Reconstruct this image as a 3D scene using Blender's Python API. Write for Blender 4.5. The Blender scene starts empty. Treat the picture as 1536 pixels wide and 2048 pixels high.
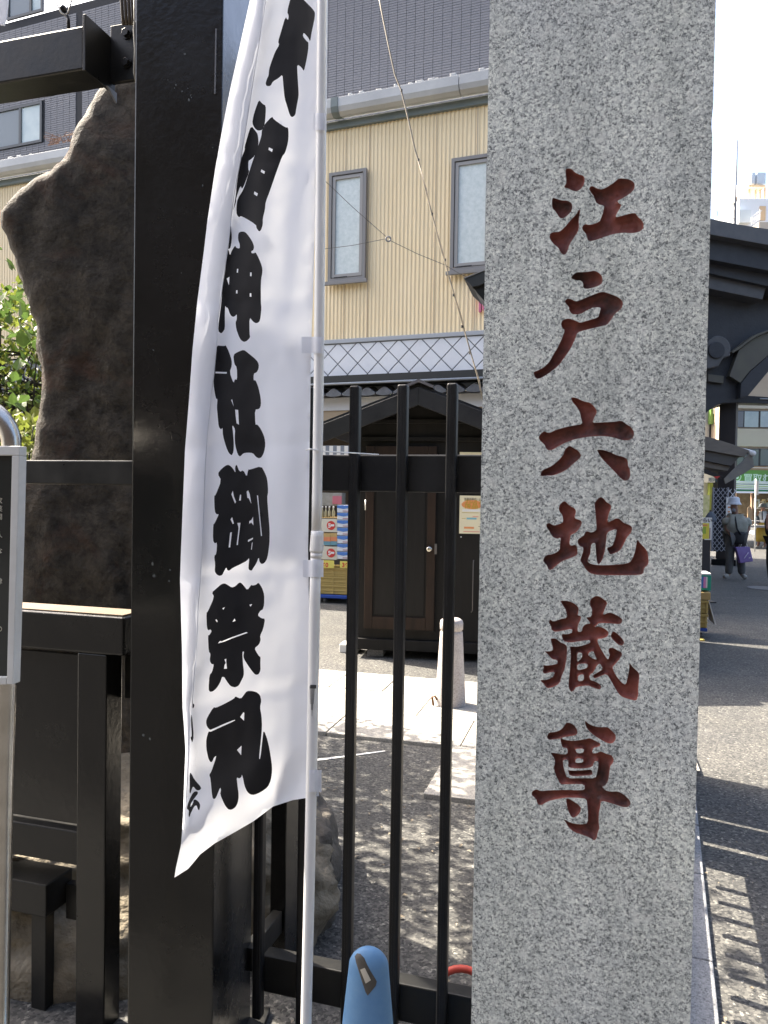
import bpy, bmesh, math, random
from mathutils import Vector, Matrix, noise
from mathutils.geometry import delaunay_2d_cdt
random.seed(7)
R_ = math.radians
sc = bpy.context.scene
C = bpy.context.collection
# ------------------------------------------------------------------ camera
F_PX = 1540.0
CAM = Vector((0, 0, 1.6))
PITCH, ROLL = -1.3, 0.9
ROT = Matrix.Rotation(R_(90 + PITCH), 3, 'X') @ Matrix.Rotation(R_(ROLL), 3, 'Z')
cam_d = bpy.data.cameras.new('camera')
cam_d.sensor_fit = 'VERTICAL'; cam_d.sensor_height = 24; cam_d.lens = 24 * F_PX / 2048
cam_d.clip_start = 0.05; cam_d.clip_end = 2000
cam = bpy.data.objects.new('camera', cam_d); C.objects.link(cam)
cam.matrix_world = Matrix.Translation(CAM) @ ROT.to_4x4()
sc.camera = cam
# ------------------------------------------------------------------ sky, sun, exposure
SUN_AZ, SUN_EL = 33.0, 48.0        # shadows fall to the right and SUN_AZ degrees towards the camera
w = bpy.data.worlds.new('World'); sc.world = w; w.use_nodes = True
nt = w.node_tree; bg = nt.nodes['Background']
sky = nt.nodes.new('ShaderNodeTexSky'); sky.sky_type = 'NISHITA'; sky.sun_disc = False
sky.sun_elevation = R_(SUN_EL)
sdir = Vector((-math.cos(R_(SUN_AZ)), math.sin(R_(SUN_AZ)), math.tan(R_(SUN_EL)))).normalized()
sky.sun_rotation = math.atan2(sdir.x, sdir.y)
sky.air_density = 1.0; sky.dust_density = 6.0; sky.ozone_density = 1.0
nt.links.new(sky.outputs[0], bg.inputs[0]); bg.inputs[1].default_value = 0.12
sl = bpy.data.lights.new('sun', 'SUN'); sl.energy = 5.0; sl.angle = R_(0.55); sl.color = (1.0, 0.91, 0.77)
sun = bpy.data.objects.new('sun', sl); C.objects.link(sun)
sun.rotation_euler = sdir.to_track_quat('Z', 'Y').to_euler(); sun.location = (-8, 6, 12)
vs = sc.view_settings; vs.view_transform = 'Standard'; vs.look = 'None'; vs.exposure = 2.2; vs.gamma = 1.0
vs.use_curve_mapping = False
# ------------------------------------------------------------------ helpers
def ray(px, py):
    return ROT @ Vector(((px - 768) / F_PX, -(py - 1024) / F_PX, -1))
def W(px, py, d):
    v = ray(px, py); return CAM + v * (d / v.y)
def G(px, py, z=0.0):
    v = ray(px, py); return CAM + v * ((z - CAM.z) / v.z)
class Fr:                                   # a vertical frame: u runs right, n runs away, z runs up
    def __init__(s, ang, origin):
        a = R_(ang); s.o = Vector((origin[0], origin[1], 0)); s.rz = -a
        s.u = Vector((math.cos(a), -math.sin(a), 0)); s.n = Vector((math.sin(a), math.cos(a), 0))
    def P(s, u, n, z): return s.o + s.u * u + s.n * n + Vector((0, 0, z))
    def pix(s, px, py, n=0.0):              # (u, z) of a pixel on the plane n
        v = ray(px, py); q = s.o + s.n * n - CAM
        t = q.dot(s.n) / v.dot(s.n); p = CAM + v * t
        return (p - s.o).dot(s.u), p.z
    def uz(s, px, py, n=0.0): return s.pix(px, py, n)
    def gnd(s, px, py, z=0.0):              # (u, n) of a pixel on the ground
        p = G(px, py, z) - s.o; return p.dot(s.u), p.dot(s.n)
WORLD = Fr(0, (0, 0))
class MB:
    def __init__(s): s.v = []; s.f = []; s.m = []
    def add(s, vs_, fs, mi=0):
        b = len(s.v); s.v += [Vector(p) for p in vs_]
        for f in fs: s.f.append([b + i for i in f]); s.m.append(mi)
        return s
    def box(s, fr, u0, u1, n0, n1, z0, z1, mi=0):
        vs_ = [fr.P(u, n, z) for z in (z0, z1) for n in (n0, n1) for u in (u0, u1)]
        return s.add(vs_, [(0, 1, 5, 4), (1, 3, 7, 5), (3, 2, 6, 7), (2, 0, 4, 6), (4, 5, 7, 6), (2, 3, 1, 0)], mi)
    def prism(s, pts, vec, mi=0):           # polygon (list of points, facing -vec) extruded along vec
        n = len(pts); vec = Vector(vec); a = [Vector(p) for p in pts]
        fs = [list(range(n)), list(range(2 * n - 1, n - 1, -1))]
        fs += [(i, i + n, (i + 1) % n + n, (i + 1) % n) for i in range(n)]
        return s.add(a + [p + vec for p in a], fs, mi)
    def uzprism(s, fr, uz, n0, n1, mi=0):   # polygon in the plane n0 extruded to n1
        return s.prism([fr.P(u, n0, z) for u, z in uz], fr.n * (n1 - n0), mi)
    def tube(s, pts, r, seg=8, mi=0, cap=True):
        pts = [Vector(p) for p in pts]; n = len(pts)
        rs = r if isinstance(r, (list, tuple)) else [r] * n
        rings = []; prev = None
        for i, p in enumerate(pts):
            t = (pts[min(i + 1, n - 1)] - pts[max(i - 1, 0)]).normalized()
            if prev is None:
                a = t.orthogonal().normalized()
            else:
                a = (prev - t * prev.dot(t)).normalized()
            prev = a; b = t.cross(a)
            rings.append([p + (a * math.cos(2 * math.pi * k / seg) + b * math.sin(2 * math.pi * k / seg)) * rs[i] for k in range(seg)])
        fs = []
        for i in range(n - 1):
            for k in range(seg):
                fs.append((i * seg + k, i * seg + (k + 1) % seg, (i + 1) * seg + (k + 1) % seg, (i + 1) * seg + k))
        if cap:
            fs.append(list(range(seg - 1, -1, -1))); fs.append([(n - 1) * seg + k for k in range(seg)])
        return s.add([p for rg in rings for p in rg], fs, mi)
    def lathe(s, base, prof, seg=16, mi=0, sx=1.0, sy=1.0, rz=0.0):
        base = Vector(base); vs_ = []; fs = []; n = len(prof)
        for r, z in prof:
            for k in range(seg):
                a = 2 * math.pi * k / seg; x, y = r * sx * math.cos(a), r * sy * math.sin(a)
                vs_.append(base + Vector((x * math.cos(rz) - y * math.sin(rz), x * math.sin(rz) + y * math.cos(rz), z)))
        for i in range(n - 1):
            for k in range(seg):
                fs.append((i * seg + k, i * seg + (k + 1) % seg, (i + 1) * seg + (k + 1) % seg, (i + 1) * seg + k))
        fs.append(list(range(seg - 1, -1, -1))); fs.append([(n - 1) * seg + k for k in range(seg)])
        return s.add(vs_, fs, mi)
    def build(s, name, mat, parent=None, smooth=False, bevel=0.0, bseg=2, origin=None, fix=True):
        lo = Vector((min(p.x for p in s.v), min(p.y for p in s.v), min(p.z for p in s.v)))
        hi = Vector((max(p.x for p in s.v), max(p.y for p in s.v), max(p.z for p in s.v)))
        o = Vector(((lo.x + hi.x) / 2, (lo.y + hi.y) / 2, lo.z)) if origin is None else Vector(origin)
        me = bpy.data.meshes.new(name); me.from_pydata([p - o for p in s.v], [], s.f)
        for i, p in enumerate(me.polygons): p.material_index = s.m[i]; p.use_smooth = smooth
        for m_ in (mat if isinstance(mat, (list, tuple)) else [mat]): me.materials.append(m_)
        if fix:
            bm = bmesh.new(); bm.from_mesh(me); bmesh.ops.recalc_face_normals(bm, faces=bm.faces); bm.to_mesh(me); bm.free()
        me.update()
        ob = bpy.data.objects.new(name, me); C.objects.link(ob)
        ob.location = o
        if parent: put(ob, parent)
        if bevel:
            b = ob.modifiers.new('bevel', 'BEVEL'); b.width = bevel; b.segments = bseg; b.limit_method = 'ANGLE'; b.angle_limit = R_(40)
        return ob
def put(ob, parent):
    ob.parent = parent
    inv = Matrix.Translation(-Vector(parent.location)); ob.matrix_parent_inverse = inv
def thing(name, loc, label, cat, group=None):
    e = bpy.data.objects.new(name, None); C.objects.link(e); e.location = loc; e.empty_display_size = 0.1
    return tag(e, label, cat, group)
def tag(o, label=None, cat=None, group=None, kind=None):
    if label: o['label'] = label
    if cat: o['category'] = cat
    if group: o['group'] = group
    if kind: o['kind'] = kind
    return o
def mesh_obj(name, me, mat, parent=None, loc=(0, 0, 0)):
    me.name = name
    if mat is not None:
        me.materials.clear(); me.materials.append(mat)
    ob = bpy.data.objects.new(name, me); C.objects.link(ob); ob.location = loc
    if parent: put(ob, parent)
    return ob
def eval_mesh(ob):
    dg = bpy.context.evaluated_depsgraph_get(); dg.update()
    me = bpy.data.meshes.new_from_object(ob.evaluated_get(dg))
    d = ob.data; bpy.data.objects.remove(ob)
    return me
def text(name, s, fr, u, n, z, size, mat, parent, ext=0.002, bold=0.0, sx=1.0, align='LEFT'):
    cu = bpy.data.curves.new(name, 'FONT'); cu.body = s; cu.size = size; cu.extrude = ext; cu.offset = bold; cu.align_x = align
    t = bpy.data.objects.new(name, cu); C.objects.link(t)
    me = eval_mesh(t)
    mw = Matrix.Translation(fr.P(u, n, z)) @ Matrix.Rotation(fr.rz, 4, 'Z') @ Matrix.Rotation(R_(90), 4, 'X') @ Matrix.Diagonal((sx, 1, 1, 1))
    me.transform(mw)
    o = sum((v.co for v in me.vertices), Vector()) / max(1, len(me.vertices))
    me.transform(Matrix.Translation(-o))
    return mesh_obj(name, me, mat, parent, o)
def skin(verts, edges, radii, sub=2):
    me = bpy.data.meshes.new('skin'); me.from_pydata(verts, edges, [])
    ob = bpy.data.objects.new('skin', me); C.objects.link(ob)
    ob.modifiers.new('s', 'SKIN'); sb = ob.modifiers.new('b', 'SUBSURF'); sb.levels = sub; sb.render_levels = sub
    for i, r in enumerate(radii):
        sv = me.skin_vertices[0].data[i]; sv.radius = r if isinstance(r, tuple) else (r, r); sv.use_root = (i == 0)
    m2 = eval_mesh(ob)
    for p in m2.polygons: p.use_smooth = True
    return m2
# ------------------------------------------------------------------ materials
MATS = {}
def M(name, col, rough=0.6, metal=0.0, spec=0.5, col2=None, nscale=6.0, namt=0.5, bump=0.0, bscale=60.0, trans=0.0, detail=6.0, stretch=None, emit=None, coat=0.0, contrast=None, rvar=0.0):
    if name in MATS: return MATS[name]
    m = bpy.data.materials.new(name); m.use_nodes = True; t = m.node_tree; b = t.nodes['Principled BSDF']
    b.inputs['Base Color'].default_value = (*col, 1); b.inputs['Roughness'].default_value = rough
    b.inputs['Metallic'].default_value = metal; b.inputs['Specular IOR Level'].default_value = spec
    b.inputs['Coat Weight'].default_value = coat; b.inputs['Coat Roughness'].default_value = .16
    geo = t.nodes.new('ShaderNodeNewGeometry'); vec = geo.outputs['Position']
    if stretch:
        mp = t.nodes.new('ShaderNodeMapping'); mp.inputs['Scale'].default_value = stretch
        t.links.new(vec, mp.inputs['Vector']); vec = mp.outputs[0]
    if col2 is not None:
        n = t.nodes.new('ShaderNodeTexNoise'); n.inputs['Scale'].default_value = nscale; n.inputs['Detail'].default_value = detail; n.inputs['Roughness'].default_value = 0.65
        t.links.new(vec, n.inputs['Vector'])
        rp = t.nodes.new('ShaderNodeValToRGB'); c0, c1 = contrast or (0.5 - 0.28 * namt - .02, 0.5 + 0.28 * namt)
        rp.color_ramp.elements[0].position = c0; rp.color_ramp.elements[1].position = c1
        rp.color_ramp.elements[0].color = (*col, 1); rp.color_ramp.elements[1].color = (*col2, 1)
        t.links.new(n.outputs['Fac'], rp.inputs[0]); t.links.new(rp.outputs[0], b.inputs['Base Color'])
        if rvar:
            mr = t.nodes.new('ShaderNodeMapRange'); mr.inputs['To Min'].default_value = rough - rvar; mr.inputs['To Max'].default_value = rough + rvar
            mr.inputs['From Min'].default_value = .3; mr.inputs['From Max'].default_value = .7
            t.links.new(n.outputs['Fac'], mr.inputs['Value']); t.links.new(mr.outputs[0], b.inputs['Roughness'])
    if bump:
        n2 = t.nodes.new('ShaderNodeTexNoise'); n2.inputs['Scale'].default_value = bscale; n2.inputs['Detail'].default_value = 5
        t.links.new(vec, n2.inputs['Vector'])
        bp = t.nodes.new('ShaderNodeBump'); bp.inputs['Strength'].default_value = min(1, bump); bp.inputs['Distance'].default_value = 0.5 / bscale
        t.links.new(n2.outputs['Fac'], bp.inputs['Height']); t.links.new(bp.outputs[0], b.inputs['Normal'])
    if trans:
        tr = t.nodes.new('ShaderNodeBsdfTranslucent'); tr.inputs[0].default_value = (*[min(1, c * 1.0) for c in col], 1)
        mx = t.nodes.new('ShaderNodeMixShader'); mx.inputs[0].default_value = trans
        out = t.nodes['Material Output']
        t.links.new(b.outputs[0], mx.inputs[1]); t.links.new(tr.outputs[0], mx.inputs[2]); t.links.new(mx.outputs[0], out.inputs[0])
    MATS[name] = m
    return m
def nodes_of(m): return m.node_tree, m.node_tree.nodes['Principled BSDF']
def speckle(name, scale, cols, rough=0.75, big=None, bump=0.25, tone=((.74, .75, .78), (1.12, 1.1, 1.05)), flecks=None):
    # granular stone: random grey per crystal, plus slow tone drift
    m = bpy.data.materials.new(name); m.use_nodes = True; t, b = nodes_of(m)
    geo = t.nodes.new('ShaderNodeNewGeometry')
    vo = t.nodes.new('ShaderNodeTexVoronoi'); vo.inputs['Scale'].default_value = scale; vo.inputs['Randomness'].default_value = 1
    wn = t.nodes.new('ShaderNodeTexNoise'); wn.inputs['Scale'].default_value = scale * 1.3; wn.inputs['Detail'].default_value = 2
    ad = t.nodes.new('ShaderNodeMix'); ad.data_type = 'VECTOR'; ad.inputs['Factor'].default_value = 0.012
    t.links.new(geo.outputs['Position'], wn.inputs['Vector'])
    t.links.new(geo.outputs['Position'], ad.inputs[4]); t.links.new(wn.outputs['Color'], ad.inputs[5])
    t.links.new(ad.outputs[1], vo.inputs['Vector'])
    sp = t.nodes.new('ShaderNodeSeparateColor'); t.links.new(vo.outputs['Color'], sp.inputs[0])
    rp = t.nodes.new('ShaderNodeValToRGB'); els = rp.color_ramp.elements
    rp.color_ramp.interpolation = 'LINEAR'
    while len(els) < len(cols): els.new(0.5)
    for e, (p, c) in zip(els, cols): e.position = p; e.color = (*c, 1)
    t.links.new(sp.outputs[0], rp.inputs[0])
    n = t.nodes.new('ShaderNodeTexNoise'); n.inputs['Scale'].default_value = 2.2; n.inputs['Detail'].default_value = 8; n.inputs['Roughness'].default_value = .7
    t.links.new(geo.outputs['Position'], n.inputs['Vector'])
    r2 = t.nodes.new('ShaderNodeValToRGB'); r2.color_ramp.elements[0].position = .3; r2.color_ramp.elements[1].position = .72
    r2.color_ramp.elements[0].color = (*tone[0], 1); r2.color_ramp.elements[1].color = (*tone[1], 1)
    t.links.new(n.outputs['Fac'], r2.inputs[0])
    mu = t.nodes.new('ShaderNodeMix'); mu.data_type = 'RGBA'; mu.blend_type = 'MULTIPLY'; mu.inputs[0].default_value = 1
    t.links.new(rp.outputs[0], mu.inputs[6]); t.links.new(r2.outputs[0], mu.inputs[7])
    cout = mu.outputs[2]
    if big:                                  # run-off streaks and grime with a shape of their own
        mp = t.nodes.new('ShaderNodeMapping'); mp.inputs['Scale'].default_value = big; t.links.new(geo.outputs['Position'], mp.inputs['Vector'])
        n5 = t.nodes.new('ShaderNodeTexNoise'); n5.inputs['Scale'].default_value = 1.0; n5.inputs['Detail'].default_value = 9; n5.inputs['Roughness'].default_value = .72
        t.links.new(mp.outputs[0], n5.inputs['Vector'])
        r5 = t.nodes.new('ShaderNodeValToRGB'); r5.color_ramp.elements[0].position = .34; r5.color_ramp.elements[1].position = .62
        r5.color_ramp.elements[0].color = (.82, .83, .80, 1); r5.color_ramp.elements[1].color = (1.08, 1.08, 1.05, 1)
        t.links.new(n5.outputs['Fac'], r5.inputs[0])
        m5 = t.nodes.new('ShaderNodeMix'); m5.data_type = 'RGBA'; m5.blend_type = 'MULTIPLY'; m5.inputs[0].default_value = 1
        t.links.new(cout, m5.inputs[6]); t.links.new(r5.outputs[0], m5.inputs[7]); cout = m5.outputs[2]
    if flecks:                               # scattered larger pale crystals and a few dark ones
        for sc_, lim, fc, amt in flecks:
            v3 = t.nodes.new('ShaderNodeTexVoronoi'); v3.inputs['Scale'].default_value = sc_
            t.links.new(ad.outputs[1], v3.inputs['Vector'])
            s3 = t.nodes.new('ShaderNodeSeparateColor'); t.links.new(v3.outputs['Color'], s3.inputs[0])
            g3 = t.nodes.new('ShaderNodeMath'); g3.operation = 'GREATER_THAN'; g3.inputs[1].default_value = lim; t.links.new(s3.outputs[1], g3.inputs[0])
            a3 = t.nodes.new('ShaderNodeMath'); a3.operation = 'MULTIPLY'; a3.inputs[1].default_value = amt; t.links.new(g3.outputs[0], a3.inputs[0])
            m3 = t.nodes.new('ShaderNodeMix'); m3.data_type = 'RGBA'; m3.inputs[7].default_value = (*fc, 1)
            t.links.new(a3.outputs[0], m3.inputs[0]); t.links.new(cout, m3.inputs[6]); cout = m3.outputs[2]
    t.links.new(cout, b.inputs['Base Color']); b.inputs['Roughness'].default_value = rough
    if bump:
        bp = t.nodes.new('ShaderNodeBump'); bp.inputs['Strength'].default_value = bump; bp.inputs['Distance'].default_value = 0.5 / scale
        t.links.new(sp.outputs[0], bp.inputs['Height']); t.links.new(bp.outputs[0], b.inputs['Normal'])
    MATS[name] = m
    return m
granite = speckle('granite', 335, [(0, (.055, .06, .065)), (.15, (.17, .18, .184)), (.34, (.44, .455, .455)), (.70, (.68, .695, .68)), (1, (.90, .90, .86))], tone=((.84, .86, .88), (1.18, 1.19, 1.13)), big=(9, 9, 1.6), flecks=[(85, .95, (.72, .73, .68), .5)])
slab_m = speckle('paving_granite', 160, [(0, (.20, .19, .17)), (.3, (.30, .285, .255)), (1, (.40, .38, .34))], bump=.15)
bollard_m = speckle('bollard_granite', 220, [(0, (.26, .23, .22)), (.3, (.38, .34, .325)), (1, (.50, .46, .44))], bump=.15)
kerb_m = speckle('kerb_granite', 200, [(0, (.12, .125, .13)), (.3, (.22, .225, .235)), (1, (.34, .34, .345))], bump=.2)
asphalt = speckle('asphalt', 105, [(0, (.024, .024, .025)), (.35, (.058, .057, .056)), (.75, (.098, .095, .090)), (.95, (.135, .13, .122)), (1, (.25, .24, .22))], rough=.85, bump=1.0, big=(1.3, 1.3, 1))
black = M('black_gloss_paint', (.0055, .0058, .0062), .24, spec=.34, col2=(.008, .0078, .0075), nscale=4, bump=.10, bscale=55, rvar=.08, coat=.25)
black_worn = M('black_worn_paint', (.008, .009, .010), .36, spec=.28, col2=(.019, .018, .016), nscale=9, namt=.8, bump=.05, bscale=70, rvar=.1)
black_matte = M('black_matte_steel', (.007, .007, .0078), .4, spec=.28, col2=(.015, .015, .016), nscale=7, rvar=.08)
steel = M('stainless_pipe', (.62, .60, .56), .27, metal=1.0, col2=(.48, .46, .42), nscale=14, bump=.05, bscale=40)
white_pl = M('white_plastic', (.78, .78, .77), .35, col2=(.72, .72, .71), nscale=8)
white_paint = M('white_paint', (.72, .71, .68), .5, col2=(.60, .58, .54), nscale=5, namt=.9)
cloth = M('banner_cloth', (.78, .80, .85), .8, trans=.26, bump=.03, bscale=700, spec=.2)
cloth_ink = M('banner_ink', (.010, .010, .012), .75, col2=(.014, .014, .016), spec=.25)
paint_red = M('carving_red', (.065, .022, .020), .6, col2=(.30, .085, .060), nscale=15, namt=1.0, bump=.5, bscale=110, detail=9)
_r = paint_red.node_tree.nodes['Color Ramp'].color_ramp.elements.new(.60); _r.color = (.24, .068, .050, 1)
paint_red.node_tree.nodes['Color Ramp'].color_ramp.elements[0].position = .33; paint_red.node_tree.nodes['Color Ramp'].color_ramp.elements[0].color = (.045, .020, .018, 1)
dark_rock = M('dark_rock', (.024, .0215, .018), .82, spec=.25, col2=(.088, .073, .054), nscale=3.6, namt=.9, bump=.6, bscale=48, detail=13)
def rock_detail(m, red):
    t, b = nodes_of(m); geo = t.nodes.new('ShaderNodeNewGeometry'); src = b.inputs['Base Color'].links[0].from_socket
    def ramp(scale, p0, c0, p1, c1, det, dist=0.0):
        n = t.nodes.new('ShaderNodeTexNoise'); n.inputs['Scale'].default_value = scale; n.inputs['Detail'].default_value = det; n.inputs['Roughness'].default_value = .75; n.inputs['Distortion'].default_value = dist
        t.links.new(geo.outputs['Position'], n.inputs['Vector']); r = t.nodes.new('ShaderNodeValToRGB')
        r.color_ramp.elements[0].position = p0; r.color_ramp.elements[0].color = (*c0, 1); r.color_ramp.elements[1].position = p1; r.color_ramp.elements[1].color = (*c1, 1)
        t.links.new(n.outputs['Fac'], r.inputs[0]); return r.outputs[0]
    def mixin(a, fac, colb, mode='MIX'):
        m_ = t.nodes.new('ShaderNodeMix'); m_.data_type = 'RGBA'; m_.blend_type = mode
        if mode == 'MULTIPLY':
            m_.inputs[0].default_value = 1; t.links.new(a, m_.inputs[6]); t.links.new(fac, m_.inputs[7])
        else:
            t.links.new(fac, m_.inputs[0]); t.links.new(a, m_.inputs[6]); m_.inputs[7].default_value = (*colb, 1)
        return m_.outputs[2]
    c = mixin(src, ramp(18, .36, (.38, .38, .38), .62, (1.35, 1.33, 1.3), 14, .3), None, 'MULTIPLY')
    c = mixin(c, ramp(2.6, .54, (0, 0, 0), .70, (.75, .75, .75), 8, .6), red)
    c = mixin(c, ramp(34, .66, (0, 0, 0), .72, (.5, .5, .5), 6), (.17, .16, .14))
    t.links.new(c, b.inputs['Base Color'])
    ms = t.nodes.new('ShaderNodeTexNoise'); ms.inputs['Scale'].default_value = 5; ms.inputs['Detail'].default_value = 12; ms.inputs['Roughness'].default_value = .7; ms.inputs['Distortion'].default_value = .2
    t.links.new(geo.outputs['Position'], ms.inputs['Vector'])
    bp = t.nodes.new('ShaderNodeBump'); bp.inputs['Strength'].default_value = .9; bp.inputs['Distance'].default_value = .05
    t.links.new(ms.outputs['Fac'], bp.inputs['Height']); t.links.new(b.inputs['Normal'].links[0].from_socket, bp.inputs['Normal']); t.links.new(bp.outputs[0], b.inputs['Normal'])
rock_detail(dark_rock, (.085, .042, .024))
tuff = M('tuff_rock', (.10, .085, .060), .9, col2=(.27, .23, .165), nscale=10, namt=.9, bump=1.0, bscale=34, detail=10)
yellow_wall = M('cream_corrugated', (.80, .635, .38), .5, col2=(.89, .735, .475), nscale=2.2, namt=1.0, stretch=(1, 1, .25), detail=9)
flash_m = M('green_grey_flashing', (.13, .16, .155), .5, col2=(.17, .195, .185), nscale=3)
gutter_m = M('gutter_cream', (.50, .50, .48), .45, col2=(.42, .42, .41), nscale=2)
frame_m = M('window_alu', (.21, .20, .19), .45)
frost_m = M('frosted_glass', (.50, .56, .53), .3, col2=(.68, .72, .69), nscale=16, namt=.7, detail=9)
tile_grey = M('grey_wall_tile', (.115, .118, .135), .5, col2=(.15, .152, .168), nscale=30, namt=.7)
grout = M('dark_grout', (.020, .021, .026), .85)
namako_m = M('namako_tile', (.74, .75, .76), .5, col2=(.66, .67, .69), nscale=4, namt=.9)
namako_j = M('namako_joint', (.17, .18, .19), .7)
kawara = M('kawara_tile', (.08, .083, .09), .32, col2=(.17, .175, .185), nscale=9, namt=.8)
dark_eave = M('dark_eave', (.018, .020, .019), .6)
plaster = M('white_plaster', (.62, .62, .62), .8, col2=(.55, .55, .56), nscale=3)
shed_m = M('shed_black_wood', (.009, .0085, .008), .55, spec=.2, col2=(.014, .013, .012), nscale=12, stretch=(1, 1, .15), bump=.2, bscale=40)
shed_brown = M('shed_brown_wood', (.016, .0105, .008), .55, spec=.2, col2=(.030, .018, .012), nscale=14, stretch=(1, 1, .12), bump=.2, bscale=50)
roof_m = M('shed_roof', (.014, .014, .015), .55, spec=.25, col2=(.03, .03, .03), nscale=4)
blue_pl = M('blue_plastic', (.075, .20, .40), .6, col2=(.15, .29, .46), nscale=14, namt=1.0, detail=9, bump=.08, bscale=60)
tape_m = M('brown_tape', (.055, .05, .042), .4, col2=(.09, .08, .068), nscale=40)
tape_w = M('pale_tape', (.52, .47, .38), .6)
red_pl = M('red_plastic', (.55, .07, .04), .45)
leaf_a = M('leaf_green', (.055, .095, .022), .5, col2=(.13, .20, .035), nscale=9, trans=.45)
leaf_b = M('leaf_yellow_green', (.13, .16, .028), .5, col2=(.22, .22, .035), nscale=9, trans=.45)
bark = M('bark', (.030, .025, .020), .9, bump=.6, bscale=80)
crate_y = M('crate_yellow', (.46, .33, .10), .5, col2=(.40, .29, .09), nscale=8)
dolly_b = M('dolly_blue', (.015, .06, .30), .5)
wheel_m = M('caster_grey', (.10, .10, .10), .5)
glass_d = M('dark_glass', (.05, .065, .07), .06, spec=.8)
# ================================================================== THE SETTING
FA = Fr(16.5, W(780, 1000, 2.05))            # the fence line (n = 0), also the paving grid
BA = Fr(21.0, W(815, 1000, 12.0))            # facade of the yellow building
g = MB(); S = 220
g.add([(-S, -S, 0), (S, -S, 0), (S, S, 0), (-S, S, 0)], [(0, 1, 2, 3)])
tag(g.build('ground', asphalt), kind='structure')
# stone paving: slabs in rows, joints open a few millimetres over a dark bed
PV = Fr(15.5, G(640, 1472))
u0, _ = PV.gnd(560, 1472)
rows = []
_, nA = PV.gnd(640, 1471); _, nB = PV.gnd(640, 1419); _, nC = PV.gnd(640, 1378); _, nD = PV.gnd(640, 1344)
PVR = PV.gnd(1372, 1470)[0]
paving = MB().box(PV, -2.6, PVR, nA + .01, nD - .01, -0.05, 0.004).build('stone_paving', M('joint_mortar', (.055, .052, .046), .95))
tag(paving, kind='structure')
def ucol(px, py): return PV.gnd(px, py)[0]
cuts = [[ucol(654, 1470) - 2.1, ucol(654, 1470) - 1.05, ucol(654, 1470), ucol(921, 1499), ucol(921, 1499) + 1.1],
        [ucol(834.8, 1435) - 2.4, ucol(834.8, 1435) - 1.2, ucol(834.8, 1435), ucol(834.8, 1435) + 1.2, ucol(834.8, 1435) + 2.3],
        [ucol(640, 1392) - 1.2, ucol(640, 1392), ucol(766, 1387), ucol(766, 1387) + 1.25]]
for (na, nb), cu in zip([(nA, nB), (nB, nC), (nC, nD)], cuts):
    cu = [-2.6] + [c for c in cu if -2.5 < c < PVR - .1] + [PVR]
    for a, b in zip(cu, cu[1:]):
        MB().box(PV, a + .004, b - .004, na + .004, nb - .004, -.03, .026 + random.uniform(-.002, .002)).build('paving_slab', slab_m, paving, bevel=.004)
ul, nl = PV.gnd(846, 1597); ul2 = min(ul + 1.25, PV.gnd(1365, 1590)[0])
for k in range(2):
    na = nl + (nA - nl) * k / 2; nb = nl + (nA - nl) * (k + 1) / 2
    MB().box(PV, ul, ul + .62, na + .004, nb - .004, -.03, .026).build('paving_slab', slab_m, paving, bevel=.004)
    MB().box(PV, ul + .628, ul2, na + .004, nb - .004, -.03, .025).build('paving_slab', slab_m, paving, bevel=.004)
# unseen ground before the fence, added for bounce, darkened to dim reflections
sw = MB().box(WORLD, -30, 30, -11, 1.2, -.05, .06).build('unseen_ground', M('darkened_ground', (.030, .029, .028), .95, spec=.15, col2=(.04, .039, .038), nscale=2))
tag(sw, kind='structure')
# painted white line on the asphalt
p0, p1 = G(620, 1523), G(770, 1503); d = (p1 - p0).normalized(); q = Vector((-d.y, d.x, 0)) * .016
tag(MB().add([p0 - q + Vector((0, 0, .004)), p1 - q * .6 + Vector((0, 0, .004)), p1 + q * .6 + Vector((0, 0, .004)), p0 + q + Vector((0, 0, .004))], [(0, 1, 2, 3)]).build('white_line', white_paint), kind='structure')
# granite kerb running away beside the stele
KB = Fr(20.0, G(1439, 2046, .02))
kerb = MB().box(KB, -.34, -.006, -1.2, 3.2, -.05, .010).build('kerb', M('joint_mortar', (.055, .052, .046), .95))
tag(kerb, kind='structure')
kn = [KB.gnd(1425.7, 1923, .02)[1], KB.gnd(1407, 1748, .02)[1], KB.gnd(1397, 1650, .02)[1]]
kn = [-1.2, kn[0] - .55, kn[0], kn[1], kn[2], kn[2] + .6, kn[2] + 1.2, 3.2]
for a, b in zip(kn, kn[1:]):
    MB().box(KB, -.35, 0, a + .003, b - .003, -.05, .02 + random.uniform(-.002, .002)).build('kerb_stone', kerb_m, kerb, bevel=.006)
# manhole cover and stain in the street
c = G(1534, 1177); mh = MB().lathe(c + Vector((0, 0, .002)), [(.33, 0), (.33, .006), (.30, .008)], 28)
tag(mh.build('manhole_cover', M('manhole_iron', (.16, .165, .17), .6, col2=(.11, .115, .12), nscale=30)), kind='structure')
# pale strip on the street floor
for (a, b, c, d) in [((1490, 1060), (1536, 1066), (1536, 1072), (1490, 1066))]:
    tag(MB().add([G(*p) + Vector((0, 0, .004)) for p in (a, b, c, d)], [(0, 1, 2, 3)]).build('white_line', white_paint), kind='structure')
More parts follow.
